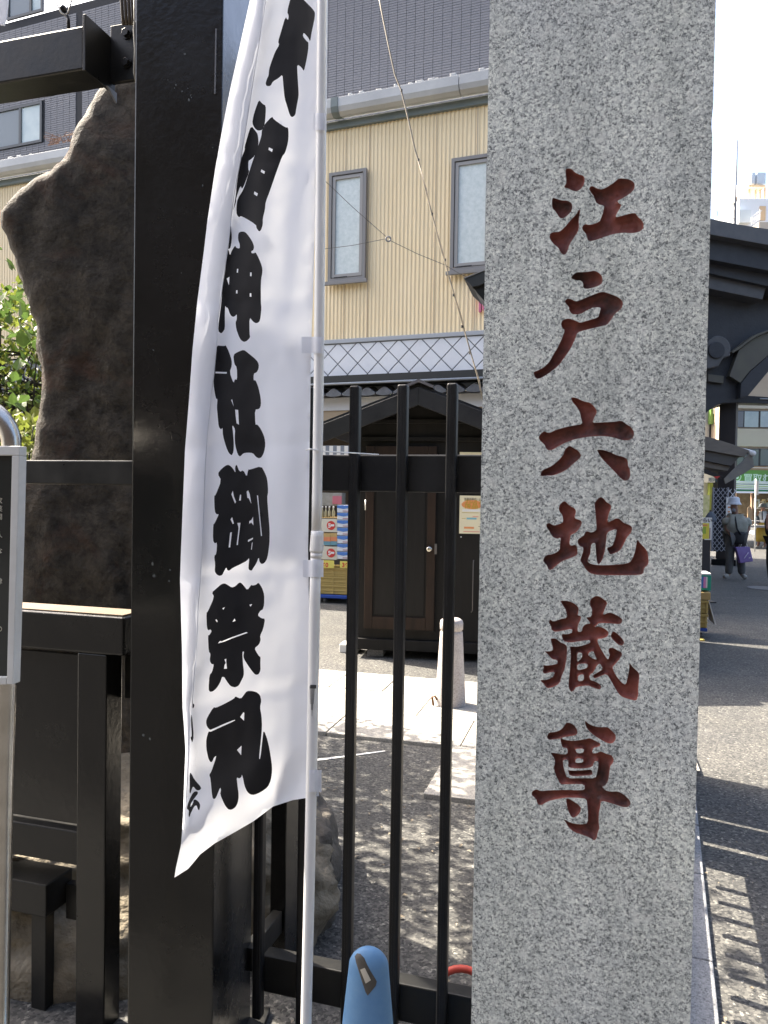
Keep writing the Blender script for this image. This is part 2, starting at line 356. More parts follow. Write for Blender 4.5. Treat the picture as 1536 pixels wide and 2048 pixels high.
# ================================================================== GRANITE STELE
ST = Fr(16.5, W(961, 1024, 1.5))
STELE = {
 'jiang': dict(o=(1050, 320), P=[
  [(495,130),(510,105),(570,105),(610,150),(660,178),(715,190),(735,230),(725,300),(690,355),(640,385),(590,380),(530,350),(475,338),(510,285),(505,220)],
  [(332,460),(390,475),(440,497),(520,497),(570,525),(585,575),(570,630),(520,685),(470,717),(430,715),(405,680),(370,625),(332,590)],
  [(680,605),(675,660),(660,720),(662,830),(645,890),(590,970),(545,1040),(525,1110),(505,1155),(475,1168),(440,1140),(410,1075),(340,1025),(300,955),(310,905),(350,885),(420,885),(480,835),(560,740),(630,670),(660,610)],
  [(785,345),(825,315),(890,352),(950,362),(1030,320),(1090,280),(1150,228),(1200,225),(1290,240),(1340,275),(1352,320),(1330,380),(1240,450),(1135,498),(1150,530),(1185,550),(1165,600),(1130,650),(1110,705),(1180,690),(1300,655),(1360,652),(1380,690),(1440,745),(1460,790),(1450,850),(1395,888),(1310,900),(1200,893),(1080,910),(950,955),(850,990),(800,998),(770,980),(755,915),(700,850),(705,815),(740,785),(780,800),(850,785),(915,760),(945,690),(970,600),(975,560),(910,548),(870,520),(850,450),(800,385)]]),
 'do': dict(o=(1050, 530), P=[
  [(560,160),(600,110),(640,88),(730,88),(800,80),(845,68),(900,88),(945,135),(955,185),(940,235),(880,265),(810,285),(750,295),(715,280),(715,220),(680,188),(620,188)],
  [(490,440),(520,412),(575,420),(610,448),(660,440),(740,405),(850,360),(955,325),(1030,350),(1130,385),(1190,430),(1205,470),(1190,530),(1110,595),(1070,650),(1045,690),(1010,735),(940,752),(820,780),(720,805),(640,830),(610,920),(560,1030),(490,1130),(410,1240),(320,1310),(210,1385),(150,1400),(120,1375),(102,1315),(150,1300),(230,1260),(300,1190),(350,1100),(410,1000),(460,890),(490,800),(455,775),(443,720),(460,680),(530,655),(610,680),(680,712),(760,685),(900,645),(915,590),(935,520),(840,520),(770,550),(700,595),(640,608),(580,605),(545,560),(540,515),(500,475)]]),
 'roku': dict(o=(1050, 780), P=[
  [(568,95),(620,92),(680,120),(740,145),(800,155),(850,200),(885,260),(870,300),(845,350),(828,405),(950,398),(1100,390),(1190,375),(1240,415),(1310,460),(1340,520),(1335,580),(1280,618),(1190,618),(1080,580),(960,565),(800,572),(680,590),(560,620),(440,675),(340,735),(290,742),(260,720),(240,670),(180,620),(168,580),(190,540),(235,505),(290,532),(380,490),(500,455),(620,432),(708,418),(690,340),(670,260),(630,200),(575,140)],
  [(490,730),(545,680),(600,715),(660,750),(692,805),(670,845),(590,910),(490,995),(350,1052),(270,1052),(200,1060),(190,1040),(210,990),(250,968),(310,945),(400,880),(470,800)],
  [(882,735),(940,732),(1030,755),(1120,800),(1240,830),(1265,880),(1265,930),(1290,975),(1295,1060),(1270,1105),(1225,1118),(1180,1090),(1120,1025),(1040,940),(950,850),(905,780)]]),
 'chi': dict(o=(1060, 980), P=[
  [(360,190),(400,145),(435,138),(480,190),(550,225),(568,265),(545,330),(560,352),(620,370),(640,400),(620,450),(570,520),(500,552),(490,600),(485,660),(500,685),(570,672),(585,740),(580,800),(490,840),(400,870),(320,930),(260,985),(225,975),(205,920),(160,880),(170,830),(205,798),(280,790),(365,745),(370,650),(380,585),(330,598),(280,580),(250,525),(200,450),(205,415),(240,405),(290,438),(360,420),(410,395),(400,310),(355,255)],
  [(790,170),(830,110),(870,82),(910,110),(940,150),(990,175),(1000,220),(960,310),(950,400),(1010,375),(1060,345),(1110,360),(1150,405),(1230,430),(1260,465),(1240,530),(1190,580),(1150,670),(1110,740),(1060,765),(990,798),(970,770),(940,710),(1010,690),(1040,620),(1060,540),(1065,482),(1010,490),(945,525),(935,640),(920,750),(890,850),(855,912),(830,905),(815,830),(808,740),(805,650),(760,655),(745,700),(745,770),(720,830),(705,880),(750,910),(850,925),(1000,922),(1150,910),(1230,890),(1270,820),(1300,720),(1310,640),(1320,605),(1350,650),(1420,720),(1450,780),(1460,910),(1400,960),(1395,1020),(1360,1045),(1100,1048),(820,1045),(730,1020),(680,970),(650,910),(615,870),(635,810),(655,750),(655,705),(610,690),(585,650),(590,605),(630,580),(665,560),(680,510),(720,508),(750,525),(820,495),(815,400),(805,280)]]),
 'zou': dict(o=(1050, 1180), P=[
  [(430,130),(540,135),(620,175),(662,220),(655,280),(645,308),(688,320),(685,365),(650,430),(645,515),(700,510),(705,460),(740,420),(800,415),(790,385),(745,335),(820,330),(825,230),(800,195),(800,120),(860,75),(910,75),(1018,150),(985,220),(950,315),(1035,272),(1110,300),(1195,350),(1190,400),(1160,422),(1060,410),(910,403),(885,428),(850,455),(920,450),(980,475),(1030,520),(1015,570),(960,595),(885,602),(900,665),(960,770),(1020,865),(1045,795),(1022,750),(1040,708),(1090,712),(1140,745),(1195,770),(1185,820),(1110,910),(1070,950),(1110,1040),(1180,1130),(1240,1170),(1265,1060),(1280,970),(1282,890),(1330,955),(1400,1015),(1405,1070),(1390,1200),(1392,1290),(1370,1362),(1290,1345),(1180,1310),(1120,1230),(1060,1120),(1000,1025),(900,1070),(850,1088),(830,1050),(900,1010),(960,970),(920,900),(880,930),(835,1020),(800,1035),(790,1070),(805,1110),(850,1120),(920,1155),(940,1195),(910,1225),(840,1200),(770,1170),(625,1190),(600,1235),(565,1255),(540,1210),(535,1150),(555,950),(565,770),(548,690),(630,700),(720,680),(800,650),(800,610),(700,625),(560,648),(470,630),(445,540),(520,545),(580,525),(580,475),(460,500),(380,515),(325,495),(320,440),(290,400),(305,355),(345,390),(430,360),(520,340),(505,250),(460,180)],
  [(1080,500),(1140,540),(1190,590),(1222,640),(1200,685),(1140,670),(1080,610),(1050,570)],
  [(310,595),(380,595),(430,640),(500,670),(520,710),(510,850),(490,960),(450,1060),(425,1150),(340,1195),(270,1210),(240,1165),(180,1105),(260,1105),(340,1075),(370,1005),(300,1010),(240,1030),(215,1005),(232,960),(220,920),(270,930),(340,920),(405,905),(395,860),(330,850),(290,800),(235,750),(300,755),(345,740),(330,660)]],
  H=[[(640,770),(700,768),(705,815),(685,850),(640,885)],[(780,770),(835,745),(860,800),(885,855),(850,850),(780,810)],[(640,910),(760,900),(775,940),(750,965),(640,990)],[(650,1050),(720,1030),(725,1110),(650,1125)]]),
 'son': dict(o=(1050, 1430), P=[
  [(275,245),(300,215),(360,210),(420,195),(470,155),(505,95),(550,95),(605,125),(640,180),(645,225),(620,250),(540,262),(480,270),(440,290),(380,295),(300,308),(272,285)],
  [(735,65),(780,105),(850,140),(930,150),(1020,148),(1060,190),(1115,240),(1115,300),(1080,345),(1030,352),(960,320),(870,265),(800,210),(750,150)],
  [(432,272),(480,305),(600,320),(730,300),(795,282),(860,315),(930,350),(920,385),(830,405),(825,470),(880,470),(935,445),(990,475),(1060,490),(1092,540),(1080,590),(1045,630),(1035,720),(1025,800),(990,865),(945,880),(985,925),(1060,945),(1140,935),(1220,980),(1290,1050),(1300,1090),(1265,1135),(1190,1130),(1080,1090),(935,1050),(925,1120),(905,1220),(905,1320),(915,1390),(890,1450),(880,1520),(845,1545),(800,1510),(700,1470),(610,1440),(540,1390),(500,1320),(470,1275),(530,1310),(600,1335),(700,1345),(770,1330),(775,1200),(765,1100),(755,1030),(640,1015),(500,1014),(400,1030),(280,1060),(200,1110),(155,1095),(135,1025),(80,985),(85,940),(140,910),(190,935),(300,925),(500,920),(640,925),(735,920),(730,850),(600,848),(500,850),(440,855),(400,790),(350,660),(370,580),(360,530),(310,465),(370,465),(440,485),(525,480),(522,405),(460,400),(440,330)],
  [(505,1024),(545,1030),(600,1065),(650,1095),(690,1140),(680,1195),(640,1240),(590,1268),(560,1240),(525,1160),(510,1090)]],
  H=[[(612,415),(720,412),(725,455),(690,470),(640,470)],[(620,540),(660,528),(715,540),(715,585),(620,590)],[(465,550),(525,545),(535,600),(525,630),(560,650),(700,660),(830,640),(850,570),(895,562),(905,600),(890,700),(865,780),(700,775),(520,780),(490,700),(470,620)]],
  I=[[(525,670),(560,685),(700,680),(810,668),(832,700),(820,740),(700,748),(550,752)]]),
}
def inpoly(p, poly):
    x, y = p; c = False; n = len(poly); j = n - 1
    for i in range(n):
        xi, yi = poly[i]; xj, yj = poly[j]
        if (yi > y) != (yj > y) and x < (xj - xi) * (y - yi) / (yj - yi) + xi: c = not c
        j = i
    return c
def smooth_poly(poly, it=1):                 # one Chaikin pass keeps the brush edge round
    for _ in range(it):
        o = []
        for i in range(len(poly)):
            a, b = poly[i], poly[(i + 1) % len(poly)]
            o += [(a[0] * .78 + b[0] * .22, a[1] * .78 + b[1] * .22), (a[0] * .22 + b[0] * .78, a[1] * .22 + b[1] * .78)]
        poly = o
    return poly
def dist_edges(p, segs):
    best = 1e9; x, y = p
    for (ax, ay, bx, by) in segs:
        dx, dy = bx - ax, by - ay; L = dx * dx + dy * dy
        t = 0 if L == 0 else max(0, min(1, ((x - ax) * dx + (y - ay) * dy) / L))
        ex, ey = x - ax - t * dx, y - ay - t * dy; q = ex * ex + ey * ey
        if q < best: best = q
    return math.sqrt(best)
stele = thing('stone_stele', ST.P(.2, .12, 0), 'tall grey granite stele carved with six large red Japanese characters', 'stele')
SU0 = ST.pix(961, 1024)[0]; SU1 = ST.pix(1406, 1024)[0]; SZ = 2.95
all_loops = []
def to_uz(o, s, poly): return [ST.pix(o[0] + x / s, o[1] + y / s) for x, y in poly]
CH = {}
for key, dct in STELE.items():
    ps = [to_uz(dct['o'], 6.144, smooth_poly(p)) for p in dct['P']]
    hs = [to_uz(dct['o'], 6.144, smooth_poly(p)) for p in dct.get('H', [])]
    is_ = [to_uz(dct['o'], 6.144, smooth_poly(p)) for p in dct.get('I', [])]
    CH[key] = (ps, hs, is_)
def inside_ch(p, ch):
    ps, hs, is_ = ch
    if any(inpoly(p, q) for q in is_): return True
    return any(inpoly(p, q) for q in ps) and not any(inpoly(p, q) for q in hs)
# front face with openings: a panel per character row keeps the triangulation light
body = MB(); Dp = .24
zs = sorted([SZ] + [ST.pix(1150, y)[1] for y in (325, 532, 783, 985, 1182, 1425, 1700)] + [0.0], reverse=True)
# chamfered sides and top (the face itself is triangulated below)
tb = [ST.P(SU0, 0, 0), ST.P(SU1, 0, 0), ST.P(SU1, Dp, 0), ST.P(SU0, Dp, 0), ST.P(SU0, 0, SZ), ST.P(SU1, 0, SZ), ST.P(SU1, Dp, SZ), ST.P(SU0, Dp, SZ), ST.P((SU0 + SU1) / 2, Dp / 2, SZ + .10)]
def edge_u(z, side):                        # slightly chipped arrises
    q = noise.noise(Vector((z * 9, side * 5.0, 1))) * .0006 + noise.noise(Vector((z * 40, side * 3.0, 2))) * .0005
    ch_ = max(0, noise.noise(Vector((z * 13, side * 7.0, 4))) - .42) * .006
    return (SU0 + ch_ + q) if side == 0 else (SU1 - ch_ + q)
body.add(tb, [(2, 3, 7, 6), (4, 5, 8), (5, 6, 8), (6, 7, 8), (7, 4, 8)])
keys = list(STELE)
def cdt_face(loops, grid, eps=1e-6):
    vs_ = []; es = []
    for lp in loops:
        b = len(vs_); vs_ += [Vector(p) for p in lp]; es += [(b + i, b + (i + 1) % len(lp)) for i in range(len(lp))]
    vs_ += [Vector(p) for p in grid]
    r = delaunay_2d_cdt(vs_, es, [], 0, eps)
    return r[0], r[2]
for i, (z1, z0) in enumerate(zip(zs, zs[1:])):
    ke = max(2, int((z1 - z0) / .012)); ez = [z0 + (z1 - z0) * j / ke for j in range(ke + 1)]
    rect = [(edge_u(z, 0), z) for z in reversed(ez)] + [(edge_u(z, 1), z) for z in ez]
    for side in (0, 1):
        for za, zb_ in zip(ez, ez[1:]):
            bk = SU1 if side else SU0
            body.add([ST.P(edge_u(za, side), 0, za), ST.P(bk, Dp, za), ST.P(bk, Dp, zb_), ST.P(edge_u(zb_, side), 0, zb_)], [(0, 1, 2, 3)])
    if 1 <= i <= 6:
        ch = CH[keys[i - 1]]; lp = ch[0] + ch[1] + ch[2]
        v2, f2 = cdt_face([rect] + lp, [])
        fs = []
        for f in f2:
            c = sum((v2[k] for k in f), Vector((0, 0))) / len(f)
            if not inside_ch((c.x, c.y), ch): fs.append(f)
        body.add([ST.P(p.x, 0, p.y) for p in v2], fs)
        # the carved character: a rounded trough sunk into the face
        segs = [(a[0], a[1], b[0], b[1]) for q in lp for a, b in zip(q, q[1:] + q[:1])]
        us = [p[0] for q in lp for p in q]; zz = [p[1] for q in lp for p in q]
        grid = []; st = .0034; row = 0; z = min(zz)
        while z < max(zz):
            u = min(us) + (st / 2 if row % 2 else 0)
            while u < max(us):
                if inside_ch((u, z), ch) and dist_edges((u, z), segs) > .0012: grid.append((u + random.uniform(-.0004, .0004), z + random.uniform(-.0004, .0004)))
                u += st
            z += st * .87; row += 1
        v2, f2 = cdt_face(lp, grid)
        cm = MB(); fs = []
        for f in f2:
            c = sum((v2[k] for k in f), Vector((0, 0))) / len(f)
            if inside_ch((c.x, c.y), ch): fs.append(f)
        pts = []
        for p in v2:
            dd = dist_edges((p.x, p.y), segs); k = min(1, dd / .010)
            dep = 0 if dd < 1e-5 else .0045 + .0085 * math.sqrt(1 - (1 - k) ** 2)
            dep += 0 if dd < 1e-5 else .0012 * noise.noise(Vector((p.x * 120, p.y * 120, i)))
            pts.append(ST.P(p.x, dep, p.y))
        cm.add(pts, fs)
        ob = cm.build('carved_character', paint_red, stele, smooth=True, fix=False)
        ob['label'] = 'red painted carved character, number %d from the top' % i
    else:
        body.add([ST.P(u, 0, z) for u, z in rect], [tuple(range(len(rect)))])
ob = body.build('stone_body', granite, stele)
bm = bmesh.new(); bm.from_mesh(ob.data); bmesh.ops.remove_doubles(bm, verts=bm.verts, dist=2e-5); bmesh.ops.recalc_face_normals(bm, faces=bm.faces); bm.to_mesh(ob.data); bm.free()
# ================================================================== BANNER
FLAG = [
 dict(o=(500, 0), s=8.533, P=[[(700,-60),(860,-60),(920,0),(1000,80),(1080,165),(1110,215),(1105,300),(1080,430),(1050,560),(1028,715),(1000,650),(915,550),(900,620),(975,710),(998,720),(995,850),(960,1050),(920,1222),(880,1150),(805,1095),(810,1260),(830,1560),(830,1640),(790,1860),(775,1960),(720,2005),(680,1970),(630,1800),(590,1680),(565,1420),(555,1270),(480,1340),(390,1390),(350,1470),(280,1468),(265,1420),(290,1340),(318,1290),(325,1180),(370,1040),(430,880),(500,765),(478,710),(530,540),(605,280),(648,350),(662,270),(632,200)]]),
 dict(o=(440, 190), s=7.0625, P=[[(630,412),(735,300),(760,345),(925,460),(962,455),(970,560),(960,680),(920,820),(878,865),(800,1080),(700,1370),(645,1510),(635,1620),(605,1740),(605,1830),(580,1910),(550,1930),(515,1880),(508,1830),(300,1705),(270,1730),(235,1690),(230,1600),(245,1470),(335,1330),(410,1090),(485,862),(545,700),(585,580),(590,500),(620,450)],
   [(550,65),(600,125),(648,150),(645,280),(632,414),(600,495),(535,505),(490,470),(455,400),(470,300),(500,200)],
   [(440,430),(515,525),(535,560),(548,700),(490,862),(430,915),(400,930),(400,1050),(415,1080),(340,1280),(310,1330),(290,1275),(230,1450),(225,1520),(180,1645),(200,1560),(225,1400),(235,1260),(275,1010),(285,930),(352,770),(345,740),(390,580)]],
   H=[[(690,740),(745,765),(735,805),(685,775)],[(585,1050),(635,1080),(625,1115),(575,1085)],[(485,1362),(535,1390),(522,1430),(480,1400)]]),
 dict(o=(410, 440), s=8.192, P=[[(422,65),(442,280),(430,400),(410,470),(370,475),(385,380),(405,180)],
   [(545,215),(580,192),(640,188),(690,225),(770,340),(805,430),(795,490),(755,515),(765,545),(800,545),(830,528),(880,620),(935,760),(942,850),(920,970),(915,1100),(915,1350),(925,1440),(910,1600),(890,1670),(840,1695),(790,1670),(728,1590),(730,1870),(742,1920),(690,1980),(640,2000),(590,1970),(555,1910),(510,1780),(500,1670),(522,1630),(520,1540),(495,1575),(455,1590),(410,1550),(375,1440),(350,1435),(330,1400),(325,1600),(328,1780),(290,1840),(260,1860),(215,1815),(225,1680),(265,1380),(280,1150),(300,1030),(340,760),(365,500),(385,485),(408,585),(440,500),(495,415),(510,455),(568,470),(570,400),(540,320)]],
   H=[[(525,800),(545,800),(540,865),(520,860)],[(740,860),(762,860),(762,922),(738,920)],[(510,1150),(532,1150),(530,1205),(508,1200)],[(735,1200),(757,1200),(760,1258),(732,1255)],[(355,960),(400,930),(392,1070)]]),
 dict(o=(400, 680), s=8.192, P=[[(268,88),(405,100),(420,82),(470,180),(520,330),(522,420),(485,530),(550,710),(572,640),(608,655),(605,450),(560,390),(545,240),(620,195),(715,158),(780,205),(930,330),(965,400),(960,470),(930,530),(880,550),(878,665),(910,655),(960,780),(995,950),(1000,1060),(975,1130),(898,1140),(908,1395),(935,1378),(1000,1460),(1060,1600),(1072,1720),(1050,1840),(1010,1920),(970,1940),(920,1920),(865,1850),(780,1845),(710,1855),(655,1915),(615,1870),(575,1720),(568,1580),(578,1465),(525,1385),(545,1560),(555,1700),(550,1830),(520,1895),(470,1850),(430,1760),(375,1570),(370,1430),(345,1470),(305,1420),(290,1250),(275,1100),(288,965),(258,962),(218,710),(235,560),(245,400),(250,220)]],
   H=[[(252,518),(440,525),(435,552),(252,545)],[(510,985),(525,970),(552,1085)],[(575,1140),(625,1145),(638,1388),(600,1365),(585,1250)]]),
 dict(o=(400, 920), s=8.533, P=[[(300,235),(360,155),(450,85),(500,85),(560,140),(608,225),(597,120),(625,70),(675,205),(740,172),(798,290),(822,158),(850,165),(1045,103),(1110,220),(1150,330),(1165,540),(1145,640),(1170,950),(1190,1200),(1185,1450),(1150,1680),(1100,1760),(1050,1778),(1015,1740),(1003,1655),(960,1770),(905,1850),(885,1890),(840,1880),(825,1840),(843,1665),(800,1720),(700,1775),(560,1840),(500,1890),(465,1880),(450,1830),(410,1900),(380,1965),(330,1980),(280,1950),(250,1900),(260,1780),(240,1640),(280,1600),(292,1405),(250,1425),(220,1370),(225,1095),(245,1090),(325,920),(285,930),(250,880),(240,605),(262,608),(365,350)]],
   H=[[(535,585),(560,525),(578,620),(615,715),(597,742)],[(665,692),(685,590),(702,595),(698,690)],[(795,540),(822,518),(848,580),(875,745),(830,650),(808,645)],[(972,605),(990,605),(1058,1295),(1040,1297)],[(522,1015),(548,975),(578,1080),(560,1095)],[(637,1075),(690,1072),(645,1450),(625,1450),(660,1160)],[(515,1240),(545,1230),(515,1490),(488,1492)],[(842,1045),(880,1020),(903,970),(912,1115),(875,1065),(842,1085)],[(820,1365),(903,1325),(903,1350),(820,1400)],[(885,1420),(898,1400),(882,1530),(872,1530)]]),
 dict(o=(390, 1150), s=8.192, P=[[(275,285),(350,220),(430,150),(485,135),(540,165),(600,205),(660,185),(720,125),(755,125),(800,175),(858,250),(922,158),(940,172),(1000,160),(1040,120),(1100,210),(1135,320),(1135,480),(1110,570),(1075,580),(1025,660),(1090,710),(1150,715),(1120,880),(1065,1000),(1078,1060),(1050,1140),(975,1200),(1010,1270),(1050,1330),(1075,1340),(1070,1450),(1075,1560),(1045,1625),(1000,1638),(960,1610),(880,1500),(810,1390),(790,1330),(805,1250),(775,1260),(785,1450),(800,1560),(800,1650),(755,1740),(720,1810),(660,1842),(600,1830),(560,1800),(455,1640),(410,1770),(350,1860),(290,1910),(240,1915),(222,1870),(235,1640),(280,1590),(310,1460),(270,1462),(240,1400),(255,1285),(225,1260),(210,990),(235,985),(275,920),(250,890),(220,910),(195,870),(185,620),(210,600),(315,360)],
   [(58,360),(66,390),(57,430),(52,400)],[(18,1165),(26,1190),(18,1215),(12,1190)]],
   H=[[(448,545),(488,525),(465,570)],[(892,490),(935,475),(912,520)],[(335,740),(350,722),(372,755),(360,775)],[(615,768),(648,712),(665,752)],[(375,1120),(410,1080),(440,1085),(600,1020),(840,935),(865,948),(620,1035),(440,1105)],[(482,1385),(512,1370),(512,1430),(525,1535),(475,1538),(485,1475),(505,1440)]]),
 dict(o=(390, 1370), s=7.583, P=[[(280,335),(315,345),(420,300),(595,205),(610,170),(695,210),(740,150),(785,92),(850,88),(930,105),(985,150),(1008,240),(985,340),(1010,470),(1018,640),(1000,830),(970,1120),(990,1120),(1020,850),(1040,670),(1110,860),(1165,1180),(1170,1320),(1150,1450),(1105,1550),(1000,1625),(900,1668),(840,1662),(790,1620),(750,1530),(715,1350),(700,1400),(670,1418),(630,1400),(645,1520),(665,1680),(650,1790),(610,1860),(550,1895),(500,1885),(450,1820),(380,1660),(395,1590),(382,1550),(320,1710),(285,1735),(260,1700),(235,1420),(215,1360),(245,1320),(330,1070),(290,1095),(265,1160),(235,1175),(200,1110),(170,960),(170,820),(205,700),(235,712),(300,680),(610,540),(605,525),(460,580),(250,675),(225,680),(180,630),(165,560),(185,490)]],
   H=[[(685,485),(735,412),(748,425),(742,540)],[(637,985),(705,920),(700,1065)]]),
 dict(o=(330, 1380), s=5.12, P=[[(252,850),(268,850),(300,915),(375,1000),(355,1028),(320,1025),(290,985),(275,1010),(262,1060),(250,1055),(252,980)],
   [(290,1045),(325,1035),(342,1055),(300,1110),(265,1160),(258,1205),(290,1155),(290,1125),(315,1120),(350,1150),(362,1185),(350,1235),(335,1220),(325,1180),(300,1190),(262,1265),(250,1305),(240,1290),(245,1230),(220,1215),(245,1130)],
   [(283,140),(295,140),(302,160),(290,188),(280,185)],[(268,240),(280,290),(295,480),(280,540),(265,505),(262,485),(275,470),(266,330)]]),
]
R_EDGE = [(645,-120),(643,0),(640,200),(634,300),(630,450),(626,600),(622,700),(620,850),(618,1000),(616,1100),(618,1200),(620,1300),(624,1400),(631,1500),(637,1560),(638,1592)]
B_EDGE = [(612,1596),(586,1600),(546,1613),(506,1643),(470,1664),(429,1687),(400,1709),(388,1724),(376,1738),(349,1755)]
L_EDGE = [(352,1735),(362,1690),(366,1640),(368,1580),(371,1500),(368,1450),(365,1415),(364,1300),(360,1160),(362,1100),(366,1000),(370,900),(378,800),(385,700),(395,600),(408,500),(415,440),(430,340),(446,250),(460,180),(478,100),(500,0),(530,-120)]
FLAP = [(560,-120),(530,0),(513,110),(493,240),(481,315),(468,381),(461,433),(457,477),(453,508),(446.6,550),(440.5,596),(434,641),(432,690),(427,748),(420,802),(413,870),(409,930),(407,1000),(404,1080),(400,1150),(395.5,1211),(391,1309),(385,1380),(382,1437),(379,1480),(377,1520),(374,1600),(369,1670)]
def xat(edge, y):
    e = sorted(edge, key=lambda p: p[1])
    if y <= e[0][1]: return e[0][0]
    for a, b in zip(e, e[1:]):
        if a[1] <= y <= b[1]: return a[0] + (b[0] - a[0]) * (y - a[1]) / max(1e-6, b[1] - a[1])
    return e[-1][0]
POLE_D = 1.64
def fdepth(px, py):                         # how far the hanging cloth is from the lens, with its folds and creases
    s = (xat(R_EDGE, py) - px) / 260.0
    d = POLE_D + .004 + .10 * s + .010 * math.sin(s * 3.1 + py * .0011) * s
    d += .0045 * math.sin(s * 8.0 + py * .0042) * min(1, s * 3) + .002 * math.sin(s * 15 - py * .006 + 1)
    for cy, tl in ((318, -.10), (600, .03), (892, .03), (1145, .06), (1392, .22)):    # pressed-in packing creases
        q = (py - cy + tl * (px - 500)) / 16.0
        if abs(q) < 3: d += .0022 * math.exp(-q * q)
    q = (px - 585 - (620 - py) * .10) / 22.0
    if py < 760: d -= .006 * math.exp(-q * q) * max(0, min(1, (760 - py) / 300))
    d += .0035 * noise.noise(Vector((px * .018, py * .011, 2))) * min(1, s * 3) + .0014 * noise.noise(Vector((px * .05, py * .035, 5)))
    if py > 1450: d += .012 * math.sin((px + py) * .03) * min(1, (py - 1450) / 200)
    return d
def flag_pt(px, py, off=0.0): return W(px, py, fdepth(px, py) - off)
banner = thing('festival_banner', W(500, 1024, 1.7) * 1, 'tall white cloth festival banner with bold black brush characters, hanging from white pole', 'banner')
banner.location.z = 0.9
outline = R_EDGE + B_EDGE + L_EDGE
loops = []; PP = []; HH = []
for d in FLAG:
    s = d['s']; o = d['o']
    for p in d['P']: PP.append([(o[0] + x / s, o[1] + y / s) for x, y in smooth_poly(p)])
    for p in d.get('H', []): HH.append([(o[0] + x / s, o[1] + y / s) for x, y in p])
grid = []
y = -112; r = 0
while y < 1755:
    x = 345 + (4.5 if r % 2 else 0)
    while x < 650:
        if inpoly((x, y), outline): grid.append((x, y))
        x += 9
    y += 9; r += 1
v2, f2 = cdt_face([outline] + PP + HH, grid, 1e-4)
bbP = [(min(q[0] for q in p), max(q[0] for q in p), min(q[1] for q in p), max(q[1] for q in p), p) for p in PP]
def inked(x, y):
    for a, b, c, d, p in bbP:
        if a <= x <= b and c <= y <= d and inpoly((x, y), p):
            return not any(inpoly((x, y), h) for h in HH)
    return False
fm = MB(); fm.v = [flag_pt(p.x, p.y) for p in v2]
for f in f2:
    c = sum((v2[k] for k in f), Vector((0, 0))) / len(f)
    if inpoly((c.x, c.y), outline):
        fm.f.append(list(f)); fm.m.append(1 if inked(c.x, c.y) else 0)
fm.build('cloth', [cloth, cloth_ink], banner, smooth=True, fix=False)
# the free edge folded over to the front
fl = MB(); ys = list(range(-118, 1668, 12)); K = 7
for i, y in enumerate(ys):
    xl = xat(L_EDGE, y); xr = max(xl + 1.0, xat(FLAP, y) + 1.2 * math.sin(y * .03))
    for k in range(K + 1):
        t = k / K; x = xl + (xr - xl) * t
        fl.v.append(W(x, y, fdepth(x, y) - .0015 - .010 * math.sin(math.pi * min(1, t * .75)) - .003 * t * (1 + math.sin(y * .021))))
for i in range(len(ys) - 1):
    for k in range(K):
        a = i * (K + 1) + k; fl.f.append([a, a + 1, a + K + 2, a + K + 1]); fl.m.append(0)
fl.build('folded_hem', cloth, banner, smooth=True, fix=False)
# stitched hem along the fold edge and the bottom
hm = MB()
hm.tube([W(xat(FLAP, y) + 1, y, fdepth(xat(FLAP, y), y) - .0075) for y in range(-110, 1440, 25)], .0011, 5)
hm.build('seam', cloth, banner, smooth=True)
# ------------------------------------------------------------------ pole of the banner
def pole_px(y): return 648 - (y / 2048.0) * 36 if y < 1060 else 632 + (1060 - y) * .0205
POLE = [W(x, y, POLE_D) for x, y in ((649, -140), (645, 0), (643, 200), (641, 400), (639, 600), (637, 800), (634, 1000), (633, 1062))]
POLE2 = [W(x, y, POLE_D) for x, y in ((633, 1062), (629.5, 1200), (626, 1400), (622.5, 1580), (618, 1800), (612, 2048), (609, 2200))]
pole = thing('banner_pole', POLE2[-1], 'thin white telescopic plastic pole holding the festival banner', 'pole')
end = POLE2[-1]; POLE2.append(Vector((end.x - .004, end.y, 0.0)))
MB().tube(POLE, .0108, 16).build('upper_tube', white_pl, pole, smooth=True)
MB().tube(POLE2, .0118, 16).build('lower_tube', white_pl, pole, smooth=True)
jc = W(633, 1104, POLE_D); jd = (W(634, 1060, POLE_D) - W(632, 1110, POLE_D)).normalized()
jt = W(633.5, 1062, POLE_D); L = (jt - jc).length
cl = MB().tube([jc, jc + jd * L * .1, jc + jd * L * .75, jc + jd * L * .98, jc + jd * L], [.0142, .0150, .0136, .0132, .012], 20).build('joint_collar', white_pl, pole, smooth=True)
for k in range(10):
    a = math.pi * (1 + k / 9.0); q = Vector((math.cos(a), math.sin(a), 0)) * .0140
    MB().tube([jc + jd * L * .2 + q, jc + jd * L * .8 + q * .93], .0009, 5).build('grip_rib', white_pl, cl)
MB().tube([jc - jd * L * .02, jc - jd * L * .28], .0128, 20).build('collar_ring', white_pl, pole, smooth=True)
stk = MB()
for k in range(5): stk.tube([W(619.6 + k * 2.4, 1372, POLE_D - .0121), W(621.5 + k * 1.2, 1432 - abs(k - 2) * 12, POLE_D - .0121)], .0005, 4)
stk.box(Fr(0, W(626.5, 1366, POLE_D - .0124)), -.0065, .0065, 0, .0006, W(626, 1374, POLE_D).z, W(626, 1367, POLE_D).z)
stk.build('printed_mark', M('print_grey', (.06, .06, .06), .7), pole)
